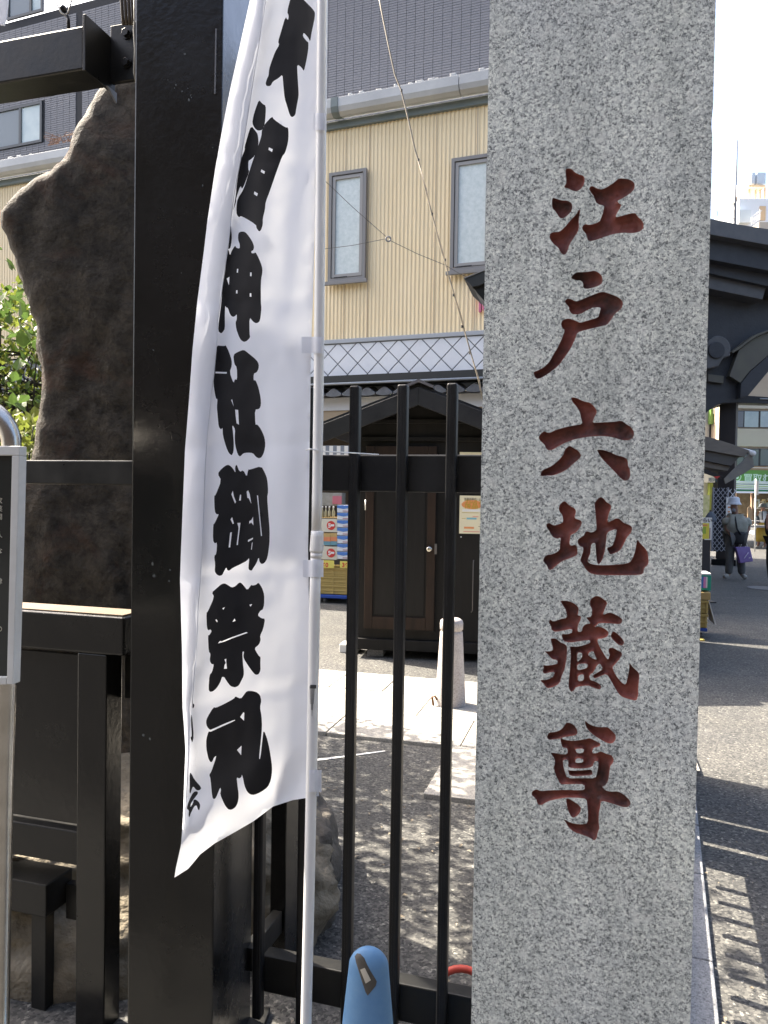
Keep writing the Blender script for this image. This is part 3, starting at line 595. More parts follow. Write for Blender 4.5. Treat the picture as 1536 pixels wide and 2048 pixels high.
# cloth tabs wrapped round the pole
for (yy, h, x0, x1) in ((243, 34, 627, 653), (690, 33, 603, 647), (1137, 34, 606, 647), (1562, 44, 618, 643)):
    tm = MB(); n = 10; col = []
    for side in (0, 1):
        y = yy + (-h / 2 if side == 0 else h / 2)
        for k in range(n + 1):
            t = k / n; x = x0 + (x1 - x0) * t
            pc = xat([(645, 0), (641, 400), (637, 800), (633, 1062), (629.5, 1200), (622.5, 1580)], y); w_ = 12.5
            q = max(-1, min(1, (x - pc) / w_)); dd = POLE_D - .0135 * math.sqrt(max(0, 1 - q * q)) - .0012
            if x < pc - w_ * .6: dd = min(dd, fdepth(x, y) - .003)
            tm.v.append(W(x, y, dd))
    for k in range(n): tm.f.append([k, k + 1, k + n + 2, k + n + 1]); tm.m.append(0)
    tm.build('tab', cloth, banner, smooth=True, fix=False)
tie = [W(612, 900, 1.63), W(622, 898, 1.625), W(634, 901, 1.626), W(650, 903, 1.66), W(700, 905.5, 1.85), W(757, 909, 2.02)]
tag(MB().tube(tie, .0016, 6).build('cable_tie', white_pl), 'thin white plastic tie tying the banner pole to the fence rail', 'tie')
# ================================================================== BLACK STEEL POST, FENCE, GATE
def upx(px, py, n, fr=None): return (fr or FA).pix(px, py, n)[0]
def zpx(px, py, n, fr=None): return (fr or FA).pix(px, py, n)[1]
pc = W(428, 1700, 1.93); PO = Fr(6.0, pc)
pc = pc - FA.o; PU1, PN0 = pc.dot(FA.u), pc.dot(FA.n)
PW = PO.pix(256, 1800, 0)[0]; PU0 = (PO.P(PW, 0, 0) - FA.o).dot(FA.u)
PD = .01
while PO.pix(504, 1750, PD)[0] > 0: PD += .005
post = thing('steel_post', FA.P((PU0 + PU1) / 2, PN0 + .1, 0), 'thick glossy black square steel post standing beside the white banner', 'post')
MB().box(PO, PW, 0, 0, PD, 0, 3.6).build('shaft', black, post, bevel=.004)
MB().box(PO, PW - .05, .05, -.05, PD + .05, 0, .02).build('base_plate', black_worn, post, bevel=.003)
MB().tube([PO.P(-.017, -.001, zpx(432, 60, PN0)), PO.P(-.018, -.001, zpx(430, 190, PN0))], .0022, 6).build('reflection_line', M('reflection_grey', (.11, .11, .12), .6), post)  # reflected line near the post's edge, built as a thin grey strip
pch = MB(); rp_ = random.Random(4)
for x, y, r in ((370, 108, .003), (352, 170, .0022), (349, 176, .0015), (364, 183, .002), (376, 177, .0014), (381, 191, .0022), (378, 200, .003), (383, 195, .0016), (336, 160, .0014), (405, 371, .0022), (363, 546, .0018), (307, 700, .002), (305, 1128, .0035), (308, 1152, .004), (340, 1140, .0025), (338, 1162, .0022), (425, 295, .0015), (287, 1470, .004), (300, 1478, .003)):
    u, z = PO.pix(x, y, -.0006)
    pch.add([PO.P(u + r * rp_.uniform(.6, 1.2) * math.cos(k * 1.047), -.0006, z + r * rp_.uniform(.7, 1.6) * math.sin(k * 1.047)) for k in range(6)], [tuple(range(6))])
pch.build('paint_chips', M('paint_chip', (.09, .10, .10), .7), post, fix=False)['kind'] = 'stuff'
FN = 0.0
fence = thing('bar_fence', FA.P(.05, .03, 0), 'black steel fence of upright bars between the banner and the granite stele', 'fence')
BW, BD = .0275, .030
base_u = [upx(698.4, 772, FN), upx(794, 769, FN), upx(893, 766, FN)]
pit = (base_u[2] - base_u[0]) / 2
z_top = zpx(808, 768, FN)
for k in range(-2, 5):
    u = base_u[0] + pit * k
    b = MB().box(FA, u, u + BW, FN, FN + BD, .10, z_top)
    b.build('bar', black_matte, fence, bevel=.006, bseg=3)
    MB().box(FA, u + BW * .36, u + BW * .62, FN - .0012, FN + .004, .11, z_top - .004).build('bar_rib', black_matte, fence, bevel=.001)
r0, r1 = FN + BD + .001, FN + BD + .052
fu0, fu1 = PU1 + .01, base_u[0] + pit * 4 + .05
MB().box(FA, fu0, fu1, r0, r1, zpx(800, 984, r0), zpx(800, 909.5, r0)).build('rail', black_matte, fence, bevel=.004)
zb = zpx(780, 1963, r0)
MB().box(FA, fu0, fu1, r0, r1, zb - .105, zb).build('rail', black_worn, fence, bevel=.004)
su0 = upx(540, 1800, .30); su1 = upx(571, 1800, .30)
MB().box(FA, su0, su1, .30, .42, 0, 1.55).build('stay_post', black, fence, bevel=.003)
MB().box(FA, su0 + .01, su1 - .01, r1 + .001, .30, zb - .09, zb - .02).build('stay_bracket', black_worn, fence, bevel=.003)
# gate leaf folded back along the kerb: its shadow falls on the street
gate = thing('gate_leaf', KB.P(-.22, 1.0, .02), 'black barred gate leaf folded back behind the stele, casting barred shadow on street', 'gate')
MB().box(KB, -.25, -.20, -.2, 2.6, .02, .238).build('sill_beam', black_worn, gate, bevel=.004)
for k in range(10):
    MB().box(KB, -.235, -.205, -.15 + k * .125, -.12 + k * .125, .315, 1.7).build('bar', black_matte, gate, bevel=.004)
MB().box(KB, -.24, -.20, -.2, 1.15, .455, .63).build('rail', black_matte, gate, bevel=.003)
MB().box(KB, -.24, -.20, -.2, 1.15, 1.45, 1.55).build('rail', black_matte, gate, bevel=.003)
for a, b in ((1.16, 1.38), (1.43, 1.70), (1.74, 2.35)):
    MB().box(KB, -.27, -.19, a, b, .239, 1.85).build('panel', black_matte, gate, bevel=.004)
# ------------------------------------------------------------------ box beam bolted to the post
beam = thing('steel_beam', FA.P(PU0 - .3, PN0 + .05, 2.3), 'black steel box beam bolted to the left of the thick post, high up', 'beam')
bn = PN0 + .03
bu1 = upx(167, 90, bn); zt = zpx(167, 50, bn); zb2 = zpx(167, 138, bn)
MB().box(FA, bu1 - 1.6, bu1, bn, bn + .10, zb2, zt).build('box_section', black_worn, beam, bevel=.005)
MB().box(FA, bu1 + .0005, bu1 + .009, bn - .004, bn + .125, zpx(170, 142, bn), zpx(170, 30, bn)).build('end_plate', black_worn, beam, bevel=.001)
MB().prism([FA.P(bu1 + .0095, bn + .082, zb2 - .004), FA.P(bu1 + .0095, bn + .124, zb2 - .004), FA.P(bu1 + .0095, bn + .124, zb2 - .032)], FA.u * .006).build('gusset', M('pale_gusset', (.10, .105, .12), .3), beam)  # paler than the rest of the beam
pn = bn + .10
MB().box(FA, bu1 + .010, PU0 - .001, pn, pn + .014, zpx(240, 163, pn), zpx(240, 48, pn)).build('splice_plate', black_worn, beam, bevel=.002)
for (x, y) in ((254, 68), (254, 127)):
    u, z = FA.pix(x, y, pn)
    bo = MB(); hx = [(u + .0115 * math.cos(k * math.pi / 3 + .3), z + .0115 * math.sin(k * math.pi / 3 + .3)) for k in range(6)]
    bo.uzprism(FA, hx, pn - .012, pn - .001)
    wb = bo.build('bolt', black_worn, beam, bevel=.001)
    ws = [(u + .015 * math.cos(k * math.pi / 8), z + .015 * math.sin(k * math.pi / 8)) for k in range(16)]
    MB().uzprism(FA, ws, pn - .004, pn - .0005).build('washer', black_worn, wb)
cb = thing('cable_bundle', W(258, 0, 2.02), 'bundle of four brown cables coming down beside the thick black post', 'cables')
for k in range(4):
    x = 243 + k * 7
    MB().tube([W(x - 4, -60, 2.04), W(x, 0, 2.04), W(x + 2, 30, 2.045), W(x + 4 - k, 50, 2.06)], .0042, 8).build('cable', M('brown_cable', (.085, .07, .055), .6), cb, smooth=True)
MB().tube([W(268, -40, 2.015), W(269, 40, 2.015), W(267.5, 60, 2.01), W(270, 100, 2.005), W(268, 145, 2.005), W(272, 166, 2.015)], .0023, 6).build('thin_cable', M('pale_cable', (.34, .32, .27), .6), cb, smooth=True)
hk = thing('lamp_bracket', W(130, 40, 2.05), 'wire bracket with black ball and hook hanging above the box beam', 'bracket')
bm_ = M('pale_wire', (.45, .43, .38), .4, metal=.6)
MB().tube([W(99, -20, 2.05), W(123, 26, 2.05), W(130, 30, 2.05), W(136, 26, 2.05), W(149, -20, 2.05)], .0022, 8).build('wire_frame', bm_, hk, smooth=True)
MB().tube([W(126, -10, 2.06), W(126, 10, 2.06)], .0018, 6).build('rod', black_matte, hk)
MB().lathe(W(126, 27, 2.06), [(.001, 0), (.008, .004), (.0105, .011), (.008, .018), (.001, .022)], 12).build('ball', black_matte, hk, smooth=True)
MB().tube([W(131, 30, 2.05), W(136, 33, 2.05), W(137, 40, 2.05), W(137, 56, 2.05)], .0045, 8).build('hook', black_matte, hk, smooth=True)
wc = MB(); wp = [(-30, -30), (18, -30), (15, 10), (12, 36), (8, 50), (-30, 44)]
wc.prism([W(x, y, 1.7) for x, y in wp], (0, .004, 0)); tag(wc.build('white_cloth', cloth), 'corner of a white cloth hanging in the top left corner', 'cloth')
# ------------------------------------------------------------------ low gate on the left
lg = thing('low_gate', FA.P(PU0 - .25, -.05, 0), 'low glossy black steel gate with solid panels left of the thick post', 'gate')
n0 = -.07
gu1 = upx(247, 1265, n0); gl0 = upx(150, 1500, n0); gl1 = upx(208, 1500, n0); ztop = zpx(150, 1228, n0)
MB().box(FA, gl0 - .75, gu1, n0, n0 + .13, zpx(150, 1305, n0), ztop).build('top_rail', black, lg, bevel=.007, bseg=3)
MB().box(FA, gl0 - .75, upx(240, 1230, n0), n0 + .012, n0 + .115, ztop + .0005, ztop + .004).build('sunlit_top', M('painted_sunlit_tan', (.105, .07, .038), .7, col2=(.14, .097, .055), nscale=14), lg)  # sunlit top of the black rail, put in as a tan strip
MB().box(FA, gl0, gl1, n0 + .008, n0 + .085, 0, zpx(150, 1305, n0) - .001).build('leg', black, lg, bevel=.004)
hu = upx(216, 1350, n0 + .09)
MB().box(FA, gl1 + .002, PU0 - .004, n0 + .09, n0 + .125, zpx(230, 1395, n0 + .09), zpx(230, 1308, n0 + .09)).build('hinge_block', black_worn, lg, bevel=.003)
pn2 = n0 + .05
MB().box(FA, gl0 - .75, gl0 - .001, pn2, pn2 + .02, zpx(100, 1640, pn2), zpx(100, 1312, n0)).build('panel', black, lg, bevel=.003)
n1 = n0 + .03
zl1 = zpx(100, 1655, n1); zl0 = zpx(100, 1722, n1)
MB().box(FA, gl0 - .75, gl0 - .002, n1, n1 + .13, zl0, zl1).build('mid_rail', black_worn, lg, bevel=.004)
n2 = n0 + .02
bu = upx(92, 1790, n2)
MB().box(FA, gl0 - .75, bu, n2, n2 + .12, zpx(60, 1830, n2), zpx(60, 1765, n2)).build('low_rail', black_worn, lg, bevel=.004)
MB().box(FA, bu + .002, gl0 - .002, n2 + .085, n2 + .115, zpx(120, 1835, n2 + .085), zpx(120, 1765, n2 + .085)).build('rail_bracket', black_worn, lg, bevel=.003)
u, z = FA.pix(121, 1800, n2 + .085)
MB().uzprism(FA, [(u + .011 * math.cos(k * math.pi / 3), z + .011 * math.sin(k * math.pi / 3)) for k in range(6)], n2 + .074, n2 + .0845).build('bolt', black_worn, lg)
MB().box(FA, upx(62, 1900, n2 + .02), upx(91, 1900, n2 + .02), n2 + .02, n2 + .06, 0, zpx(60, 1830, n2) - .001).build('short_leg', black_worn, lg, bevel=.003)
ur = thing('upper_rail', FA.P(PU0 - .2, .05, 1.6), 'black worn steel rail running left from the thick post in front of dark rock', 'rail')
un = -.03
MB().box(FA, PU0 - 1.2, PU0 - .012, un, un + .06, zpx(150, 969, un), zpx(150, 920.5, un)).build('rail_tube', black_worn, ur, bevel=.004)
MB().box(FA, PU0 - .0115, PU0 - .001, un - .006, un + .07, zpx(262, 972, un), zpx(262, 917, un)).build('end_flange', black, ur, bevel=.002)
# ================================================================== ROCKS
ro = [(270, 108), (215, 150), (188, 182), (172, 222), (160, 252), (148, 282), (141, 312), (134, 328), (112, 346), (76, 362), (47, 380), (24, 408), (8, 434), (11, 460), (20, 490), (29, 522), (38, 552), (46, 585), (57, 620), (68, 655), (71, 700), (76, 760), (77, 820), (73, 870), (66, 905), (54, 950), (46, 1000), (40, 1060), (36, 1120), (34, 1250), (30, 1500), (36, 1680), (200, 1700), (395, 1690), (392, 1400), (400, 1000), (404, 600), (396, 300), (360, 140), (315, 100)]
RK = Fr(6, W(200, 900, 3.0)); RT = .34
rz = [RK.pix(x, y, .085) for x, y in ro]
dense = []
for a, b in zip(rz, rz[1:] + rz[:1]):
    L = math.dist(a, b); k = max(1, int(L / .03))
    for i in range(k):
        t = i / k; q = (a[0] + (b[0] - a[0]) * t, a[1] + (b[1] - a[1]) * t); nn = noise.noise(Vector((q[0] * 14, q[1] * 14, 3))) * .008
        dense.append((q[0] + nn, q[1] + nn * .6))
segs = [(a[0], a[1], b[0], b[1]) for a, b in zip(dense, dense[1:] + dense[:1])]
grid = []
zz = min(p[1] for p in dense)
while zz < max(p[1] for p in dense):
    uu = min(p[0] for p in dense)
    while uu < max(p[0] for p in dense):
        if inpoly((uu, zz), dense) and dist_edges((uu, zz), segs) > .012: grid.append((uu + random.uniform(-.006, .006), zz + random.uniform(-.006, .006)))
        uu += .026
    zz += .026
v2, f2 = cdt_face([dense], grid)
def rdep(p):
    e = dist_edges((p.x, p.y), segs); k = min(1, e / .09)
    q = Vector((p.x * 2.1, p.y * 1.6, .4)); dd = .10 * (1 - math.sqrt(1 - (1 - k) ** 2))
    dd += .05 * noise.noise(q) + .012 * noise.noise(q * 3.1) + .008 * noise.noise(q * 9) + .005 * noise.noise(q * 23)
    vd = noise.voronoi(Vector((p.x * 2.6 + .5 * noise.noise(q * 2), p.y * 1.5, 1)))[0]; dd += .055 * (vd[0] - .4) - .02 * min(.25, vd[1] - vd[0])
    dd += .03 * max(0, noise.noise(Vector((p.x * 1.4 + p.y * .9, p.y * 2.2 - p.x, 7)))) * (1 if noise.noise(Vector((p.x * 3, p.y * 2, 9))) > 0 else 0)
    return dd
rm = MB(); n_ = len(v2); fr_in = [f for f in f2 if inpoly(tuple(sum((v2[k] for k in f), Vector((0, 0))) / len(f)), dense)]
front = [RK.P(p.x, rdep(p), p.y) for p in v2]; back = [RK.P(p.x, RT - rdep(p) * .6, p.y) for p in v2]
rm.add(front + back, fr_in + [[k + n_ for k in reversed(f)] for f in fr_in])
bd = {}
for f in fr_in:
    for a, b in zip(f, list(f[1:]) + [f[0]]): bd[(a, b)] = 1
for (a, b) in list(bd):
    if (b, a) not in bd: rm.f.append([b, a, a + n_, b + n_]); rm.m.append(0)
mono = rm.build('rock_monument', dark_rock, smooth=True)
tag(mono, 'tall dark brown natural rock slab standing behind the black steel post', 'rock')
def rock(name, c, rad, mat, seed, amp=.12, sub=5, flat=None, pits=0.0):
    bm = bmesh.new(); bmesh.ops.create_icosphere(bm, subdivisions=sub, radius=1)
    for v in bm.verts:
        q = v.co.copy(); e = Vector((seed, seed * 1.7, 0)); s = 1 + amp * noise.noise(q * 1.5 + e) + amp * .55 * noise.noise(q * 3.7 + e) + amp * .28 * noise.noise(q * 9 + e) + amp * .15 * noise.noise(q * 21 + e)
        if pits: s -= pits * max(0, noise.noise(q * 7 + e) - .28) * 1.2
        v.co = Vector((math.copysign(abs(q.x) ** .8, q.x) * rad[0], math.copysign(abs(q.y) ** .8, q.y) * rad[1], math.copysign(abs(q.z) ** .75, q.z) * rad[2])) * s
    me = bpy.data.meshes.new(name); bm.to_mesh(me); bm.free()
    for p in me.polygons: p.use_smooth = True
    return mesh_obj(name, me, mat, None, c)
br = rock('base_rock', (-1.5, 3.19, -.02), (1.32, .80, .62), tuff, 3.3, .15, 6, pits=.16)
tag(br, 'rough pitted tan base rock behind the low gate, below the dark rock slab', 'rock')
br3 = rock('base_rock', (-1.2, 2.74, -.05), (.62, .30, .22), tuff, 5.2, .16, 5, pits=.16)
tag(br3, 'low pitted tan rock on the ground at the foot of the low gate', 'rock')
br2 = rock('base_rock', (-.50, 3.08, -.04), (.36, .42, .44), M('grey_rock', (.052, .046, .038), .9, col2=(.12, .105, .085), nscale=9, namt=.9, bump=1.0, bscale=30), 8.1, .16, 5, pits=.12)
tag(br2, 'grey brown rock seen between the banner pole and the fence bars near ground', 'rock')
# ================================================================== BLUE BARRIER, RED RING
bc = W(737, 1965, 1.60); bc.z = 0; BR = Fr(6, bc)
bb = thing('blue_barrier', bc, 'blue plastic barrier leg with rounded top and taped patch in front of fence', 'barrier')
zt = W(735, 1893, 1.60).z; hh = []
def brad(z):                                 # half width at height z below the rounded top
    d = zt - z
    if d < .039: return math.sqrt(max(0, .039 ** 2 - (.039 - d) ** 2)) * (1 + .08 * d / .039)
    return .042 + (d - .039) * .098
prof = []
for k in range(60):
    d = .0004 + (.039 * (1 - math.cos(k / 18 * math.pi / 2)) if k <= 18 else .039 + (zt - .039) * (k - 18) / 41)
    prof.append((brad(zt - d), zt - d))
prof.reverse(); prof = [(r, z) for r, z in prof]
TH = .52
MB().lathe(bc, prof, 32, sx=1, sy=TH, rz=BR.rz).build('leg', blue_pl, bb, smooth=True)
MB().lathe(bc, [(.16, 0), (.16, .02), (.12, .035), (.115, .036)], 28).build('foot', blue_pl, bb, smooth=True)
def on_barrier(px, py, off):
    u, z = BR.pix(px, py, -.022); a = brad(z); q = max(-.98, min(.98, u / a))
    return BR.P(u, -a * TH * math.sqrt(1 - q * q) - off, z)
def patch(poly, off, step):
    pl = [(640 + x / 4.8, 1880 + y / 4.8) for x, y in poly]; gr = []
    xs = [p[0] for p in pl]; ys_ = [p[1] for p in pl]; y = min(ys_)
    while y < max(ys_):
        x = min(xs)
        while x < max(xs):
            if inpoly((x, y), pl): gr.append((x, y))
            x += step
        y += step
    v2, f2 = cdt_face([pl], gr, 1e-5); m_ = MB()
    m_.add([on_barrier(p.x, p.y, off) for p in v2], [f for f in f2 if inpoly(tuple(sum((v2[k] for k in f), Vector((0, 0))) / len(f)), pl)])
    return m_
tp = patch([(325, 190), (345, 165), (380, 160), (420, 185), (545, 400), (535, 440), (460, 525), (440, 495)], .0010, 4).build('tape_patch', tape_m, bb, smooth=True)
patch([(385, 285), (430, 265), (490, 380), (440, 410)], .0018, 4).build('pale_strip', tape_w, tp, smooth=True)
rc = G(922, 1990, .15); rr = MB()
rr.tube([rc + Vector((.06 * math.cos(a), .02 * math.sin(a), .035 + .030 * math.sin(a))) for a in [k * math.pi / 10 for k in range(11)]], .011, 10)
tag(rr.build('red_ring', red_pl, smooth=True), 'small red plastic ring peeking over the bottom fence rail beside the stele', 'ring')
# ================================================================== NOTICE BOARD, FAR LEFT
SG = Fr(10, W(30, 1100, 1.45))
nb = thing('notice_board', Vector((SG.P(-.05, 0, 0).x, SG.P(-.05, 0, 0).y, 0)), 'dark notice board in pale frame on a bent stainless pipe at left edge', 'sign')
def q4(pts, n): return [SG.pix(x, y, n) for x, y in pts]
fm_ = M('board_frame', (.66, .66, .63), .5, col2=(.56, .55, .51), nscale=18, namt=.8)
outer = [(38, 892), (37.6, 1000), (32, 1200), (26.5, 1369)]
MB().uzprism(SG, q4([(-170, 892), (39, 892), (39, 911), (-170, 911)], 0), 0, .022).build('frame_bar', fm_, nb, bevel=.0015)
MB().uzprism(SG, q4([(23.5, 911.2), (39, 911.2), (35.5, 1050), (26, 1369), (13, 1369), (17, 1200)], 0), 0, .0221).build('frame_bar', fm_, nb, bevel=.0015)
MB().uzprism(SG, q4([(-170, 1354), (12.8, 1354), (12.8, 1369.5), (-170, 1369.5)], 0), 0, .022).build('frame_bar', fm_, nb, bevel=.0015)
pnl = MB().uzprism(SG, q4([(-170, 905), (26, 905), (15, 1360), (-170, 1360)], .007), .007, .018).build('panel', M('board_panel', (.020, .024, .023), .12, spec=.6), nb)
gold = M('gold_lettering', (.48, .46, .36), .6)
for ch, y in (('家', 1006), ('薬', 1022), ('間', 1038), ('人', 1074), ('な', 1106), ('律', 1167), ('の', 1262)):
    u, z = SG.pix(-7, y, .0065); text('letter', ch, SG, u, .0065, z, .0125, gold, nb, ext=.0003)
pp = [(30 - (y - 900) * .0207, y) for y in (905, 1100, 1369)]
pn_ = .045
arc = []
c_u, c_z = SG.pix(23, 890, pn_)
ra = .075
for k in range(11):
    a = math.pi / 2 * k / 10; arc.append(SG.P(c_u - ra + ra * math.cos(a), pn_, c_z + ra * math.sin(a)))
pts = [SG.P(*((lambda q: (q[0], pn_, q[1]))(SG.pix(-3.5, 2300, pn_))))] + [SG.P(SG.pix(x, y, pn_)[0], pn_, SG.pix(x, y, pn_)[1]) for x, y in ((-1, 2048), (7, 1560), (13, 1369), (18, 1130))] + arc + [SG.P(c_u - ra - .3, pn_, c_z + ra)]
pts[0].z = 0
MB().tube(pts, .0182, 20).build('pipe', steel, nb, smooth=True)
# ================================================================== SHRUB AT LEFT
bush = thing('shrub', (-2.75, 5.7, 0), 'sunlit yellow green leafy shrub with dark tangled twigs behind the notice board', 'shrub')
rnd = random.Random(5)
tw = MB()
for k in range(90):
    a = Vector((-2.75 + rnd.uniform(-.25, .25), 5.7 + rnd.uniform(-.15, .15), rnd.uniform(.7, 1.9)))
    b = Vector((rnd.uniform(-3.5, -1.75), rnd.uniform(5.3, 6.1), rnd.uniform(1.5, 3.05))); m_ = (a + b) / 2 + Vector((rnd.uniform(-.25, .25), rnd.uniform(-.1, .1), rnd.uniform(-.05, .25)))
    tw.tube([a, (a + m_) / 2 + Vector((0, 0, .05)), m_, b], [.014, .011, .008, .003], 5)
for k in range(170):
    a = Vector((rnd.uniform(-3.3, -2.1), 5.65 + rnd.uniform(-.3, .3), rnd.uniform(1.75, 2.6))); b = a + Vector((rnd.uniform(-.4, .4), rnd.uniform(-.2, .2), rnd.uniform(-.1, .2)))
    tw.tube([a, (a + b) / 2 + Vector((0, 0, rnd.uniform(-.05, .05))), b], [.009, .007, .003], 4)
tw.build('twigs', bark, bush, smooth=True)
tr = MB()
for k in range(5):
    x = -2.75 + rnd.uniform(-.2, .2); tr.tube([(x, 5.7 + rnd.uniform(-.1, .1), 0), (x + rnd.uniform(-.1, .1), 5.7, .6), (x + rnd.uniform(-.2, .2), 5.7, 1.5)], [.03, .024, .016], 7)
tr.build('trunk', bark, bush, smooth=True)
def leaves(n, boxf, size, seed):
    rn = random.Random(seed); m_ = MB()
    for k in range(n):
        p = boxf(rn); s = size * rn.uniform(.6, 1.25)
        rot = Matrix.Rotation(rn.uniform(0, 6.28), 3, 'Z') @ Matrix.Rotation(rn.uniform(.2, 1.5), 3, 'X') @ Matrix.Rotation(rn.uniform(-.5, .5), 3, 'Y')
        vs_ = [(0, 0, 0), (.34, .30, .07), (.26, .65, .05), (0, 1, -.06), (-.26, .65, .05), (-.34, .30, .07), (0, .5, 0)]
        m_.add([p + rot @ Vector(v) * s for v in vs_], [(0, 1, 6), (1, 2, 6), (2, 3, 6), (3, 4, 6), (4, 5, 6), (5, 0, 6)])
    return m_
def bx1(rn):
    while True:
        p = Vector((rn.uniform(-3.7, -1.5), rn.uniform(5.1, 6.3), rn.uniform(1.5, 3.4)))
        q = noise.noise(p * 2.3) + .5 * noise.noise(p * 5)
        top = 3.15 + .2 * math.sin(p.x * 3)
        if p.z < top and (q > -.05 or rn.random() < .10) and (p.z > 2.05 or rn.random() < .22): return p
leaves(5600, bx1, .062, 1).build('leaves', leaf_b, bush, smooth=False, fix=False)
leaves(2800, bx1, .066, 2).build('leaves', leaf_a, bush, smooth=False, fix=False)
def bx_shade(rn):
    while True:
        p = Vector((rn.uniform(-2.1, -.85), rn.uniform(3.75, 4.9), rn.uniform(1.3, 2.95)))
        if noise.noise(p * 2.6) + .4 * noise.noise(p * 6) > -.12: return p
leaves(1100, bx_shade, .085, 9).build('leaves', leaf_a, bush, smooth=False, fix=False)  # unseen foliage behind the rock, added for dappled shade on the ground
# dry leaves and grit lying behind the fence
rl = random.Random(11); lt_ = MB()
for k in range(330):
    p = Vector((rl.uniform(-1.2, 1.1), rl.uniform(2.25, 4.6), .006)) if k % 3 else Vector((rl.uniform(1.1, 2.6), rl.uniform(2.3, 4.5), .006))
    s = rl.uniform(.006, .017) if k % 3 else rl.uniform(.004, .009); a = rl.uniform(0, 6.3); c, d = math.cos(a), math.sin(a)
    lt_.add([p + Vector((c * s, d * s, .002)), p + Vector((-d * s * .5, c * s * .5, .006)), p + Vector((-c * s, -d * s, .001)), p + Vector((d * s * .5, -c * s * .5, .004))], [(0, 1, 2), (0, 2, 3)])
tag(lt_.build('leaf_litter', M('dry_leaf', (.16, .12, .075), .8, col2=(.30, .26, .19), nscale=40), fix=False), 'dry leaf bits and grit scattered over the asphalt', 'litter', kind='stuff')
sh2 = thing('low_plant', (-1.9, 3.9, 0), 'low leafy plant beside the lower edge of the dark rock slab', 'plant')
def bx2(rn): return W(rn.uniform(-20, 72), rn.uniform(830, 960), rn.uniform(3.4, 3.9))
leaves(330, bx2, .048, 3).build('leaves', leaf_b, sh2, fix=False)
st_ = MB()
for k in range(14):
    a = Vector((-1.95 + rnd.uniform(-.15, .15), 3.7, 0)); b = W(rnd.uniform(-20, 70), rnd.uniform(820, 960), 3.65); st_.tube([a, (a + b) / 2 + Vector((rnd.uniform(-.1, .1), 0, 0)), b], [.008, .006, .003], 5)
st_.build('stems', bark, sh2, smooth=True)
# ================================================================== YELLOW BUILDING
yb = thing('yellow_building', BA.P(0, .5, 0), 'two-storey cream corrugated building with tiled diamond band and grey gutter', 'building')
def bz(y, n=0.0, x=815): return BA.pix(x, y, n)[1]
U0, U1 = -9.5, BA.pix(1345, 600)[0]
zg1, zg0, zf0, zc0, zt0, zn0, ze0 = bz(172, -.25), bz(204, -.25), bz(237), bz(673), bz(681), bz(744.7, -.3), bz(764, -.3)
cw = MB(); pit_ = .0655; N = int((U1 - U0) / pit_) * 6; amp = .006
for i in range(N + 1):
    u = U0 + (U1 - U0) * i / N; ph = (i % 6) / 6.0
    n = amp * (1 if ph < .34 else (-1 if .5 <= ph < .84 else 0))
    cw.v += [BA.P(u, n, zc0), BA.P(u, n, zg0)]
for i in range(N): cw.f.append([2 * i, 2 * i + 2, 2 * i + 3, 2 * i + 1]); cw.m.append(0)
cw.build('corrugated_wall', yellow_wall, yb, fix=False)
for x in (737, 690, 870, 952, 60):
    u = BA.pix(x, 450)[0]; MB().box(BA, u - .006, u + .006, -.0105, .0, zc0 + .01, zg0 - .02).build('wall_seam', M('seam_dull', (.52, .41, .27), .6), yb)
MB().box(BA, U0, U1, .05, 6, zn0, zg0 - .02).build('upper_volume', plaster, yb)
MB().box(BA, U0, U1, -.06, .04, zf0, zg0 - .001).build('flashing', flash_m, yb, bevel=.005)
gt = MB()
for (a, b) in zip([U0, -4.55, .8], [-4.56, .79, U1]):
    pr = [(-.06, zg0 + .02), (-.20, zg0 - .01), (-.27, zg0 + .03), (-.30, zg0 + .10), (-.30, zg1), (-.27, zg1), (-.06, zg1 - .01)]
    gb = MB().prism([BA.P(a, n, z) for n, z in pr], BA.u * (b - a)).build('gutter', gutter_m, yb, bevel=.004)
gj = BA.pix(668, 210, -.31)[0]
MB().prism([BA.P(gj - .06, n, z) for n, z in [(-.055, zg0 + .015), (-.20, zg0 - .018), (-.28, zg0 + .025), (-.312, zg0 + .10), (-.312, zg1 + .004), (-.055, zg1 + .004)]], BA.u * .12).build('gutter_joint', flash_m, yb)
rw = random.Random(3)
for x in (700, 722, 757, 790, 820, 838, 862, 870, 905, 962, 972, 20, 62, 38):
    u = BA.pix(x, 180, -.29)[0]; s = rw.uniform(.02, .06)
    MB().box(BA, u - s, u + s, -.29, -.24, zg1 - .01, zg1 + rw.uniform(.02, .05)).build('roof_clip', gutter_m, yb, bevel=.008)
MB().box(BA, U0, U1, -.10, .03, zt0, zc0 + .004).build('trim', M('trim_grey', (.36, .38, .40), .5), yb, bevel=.006)
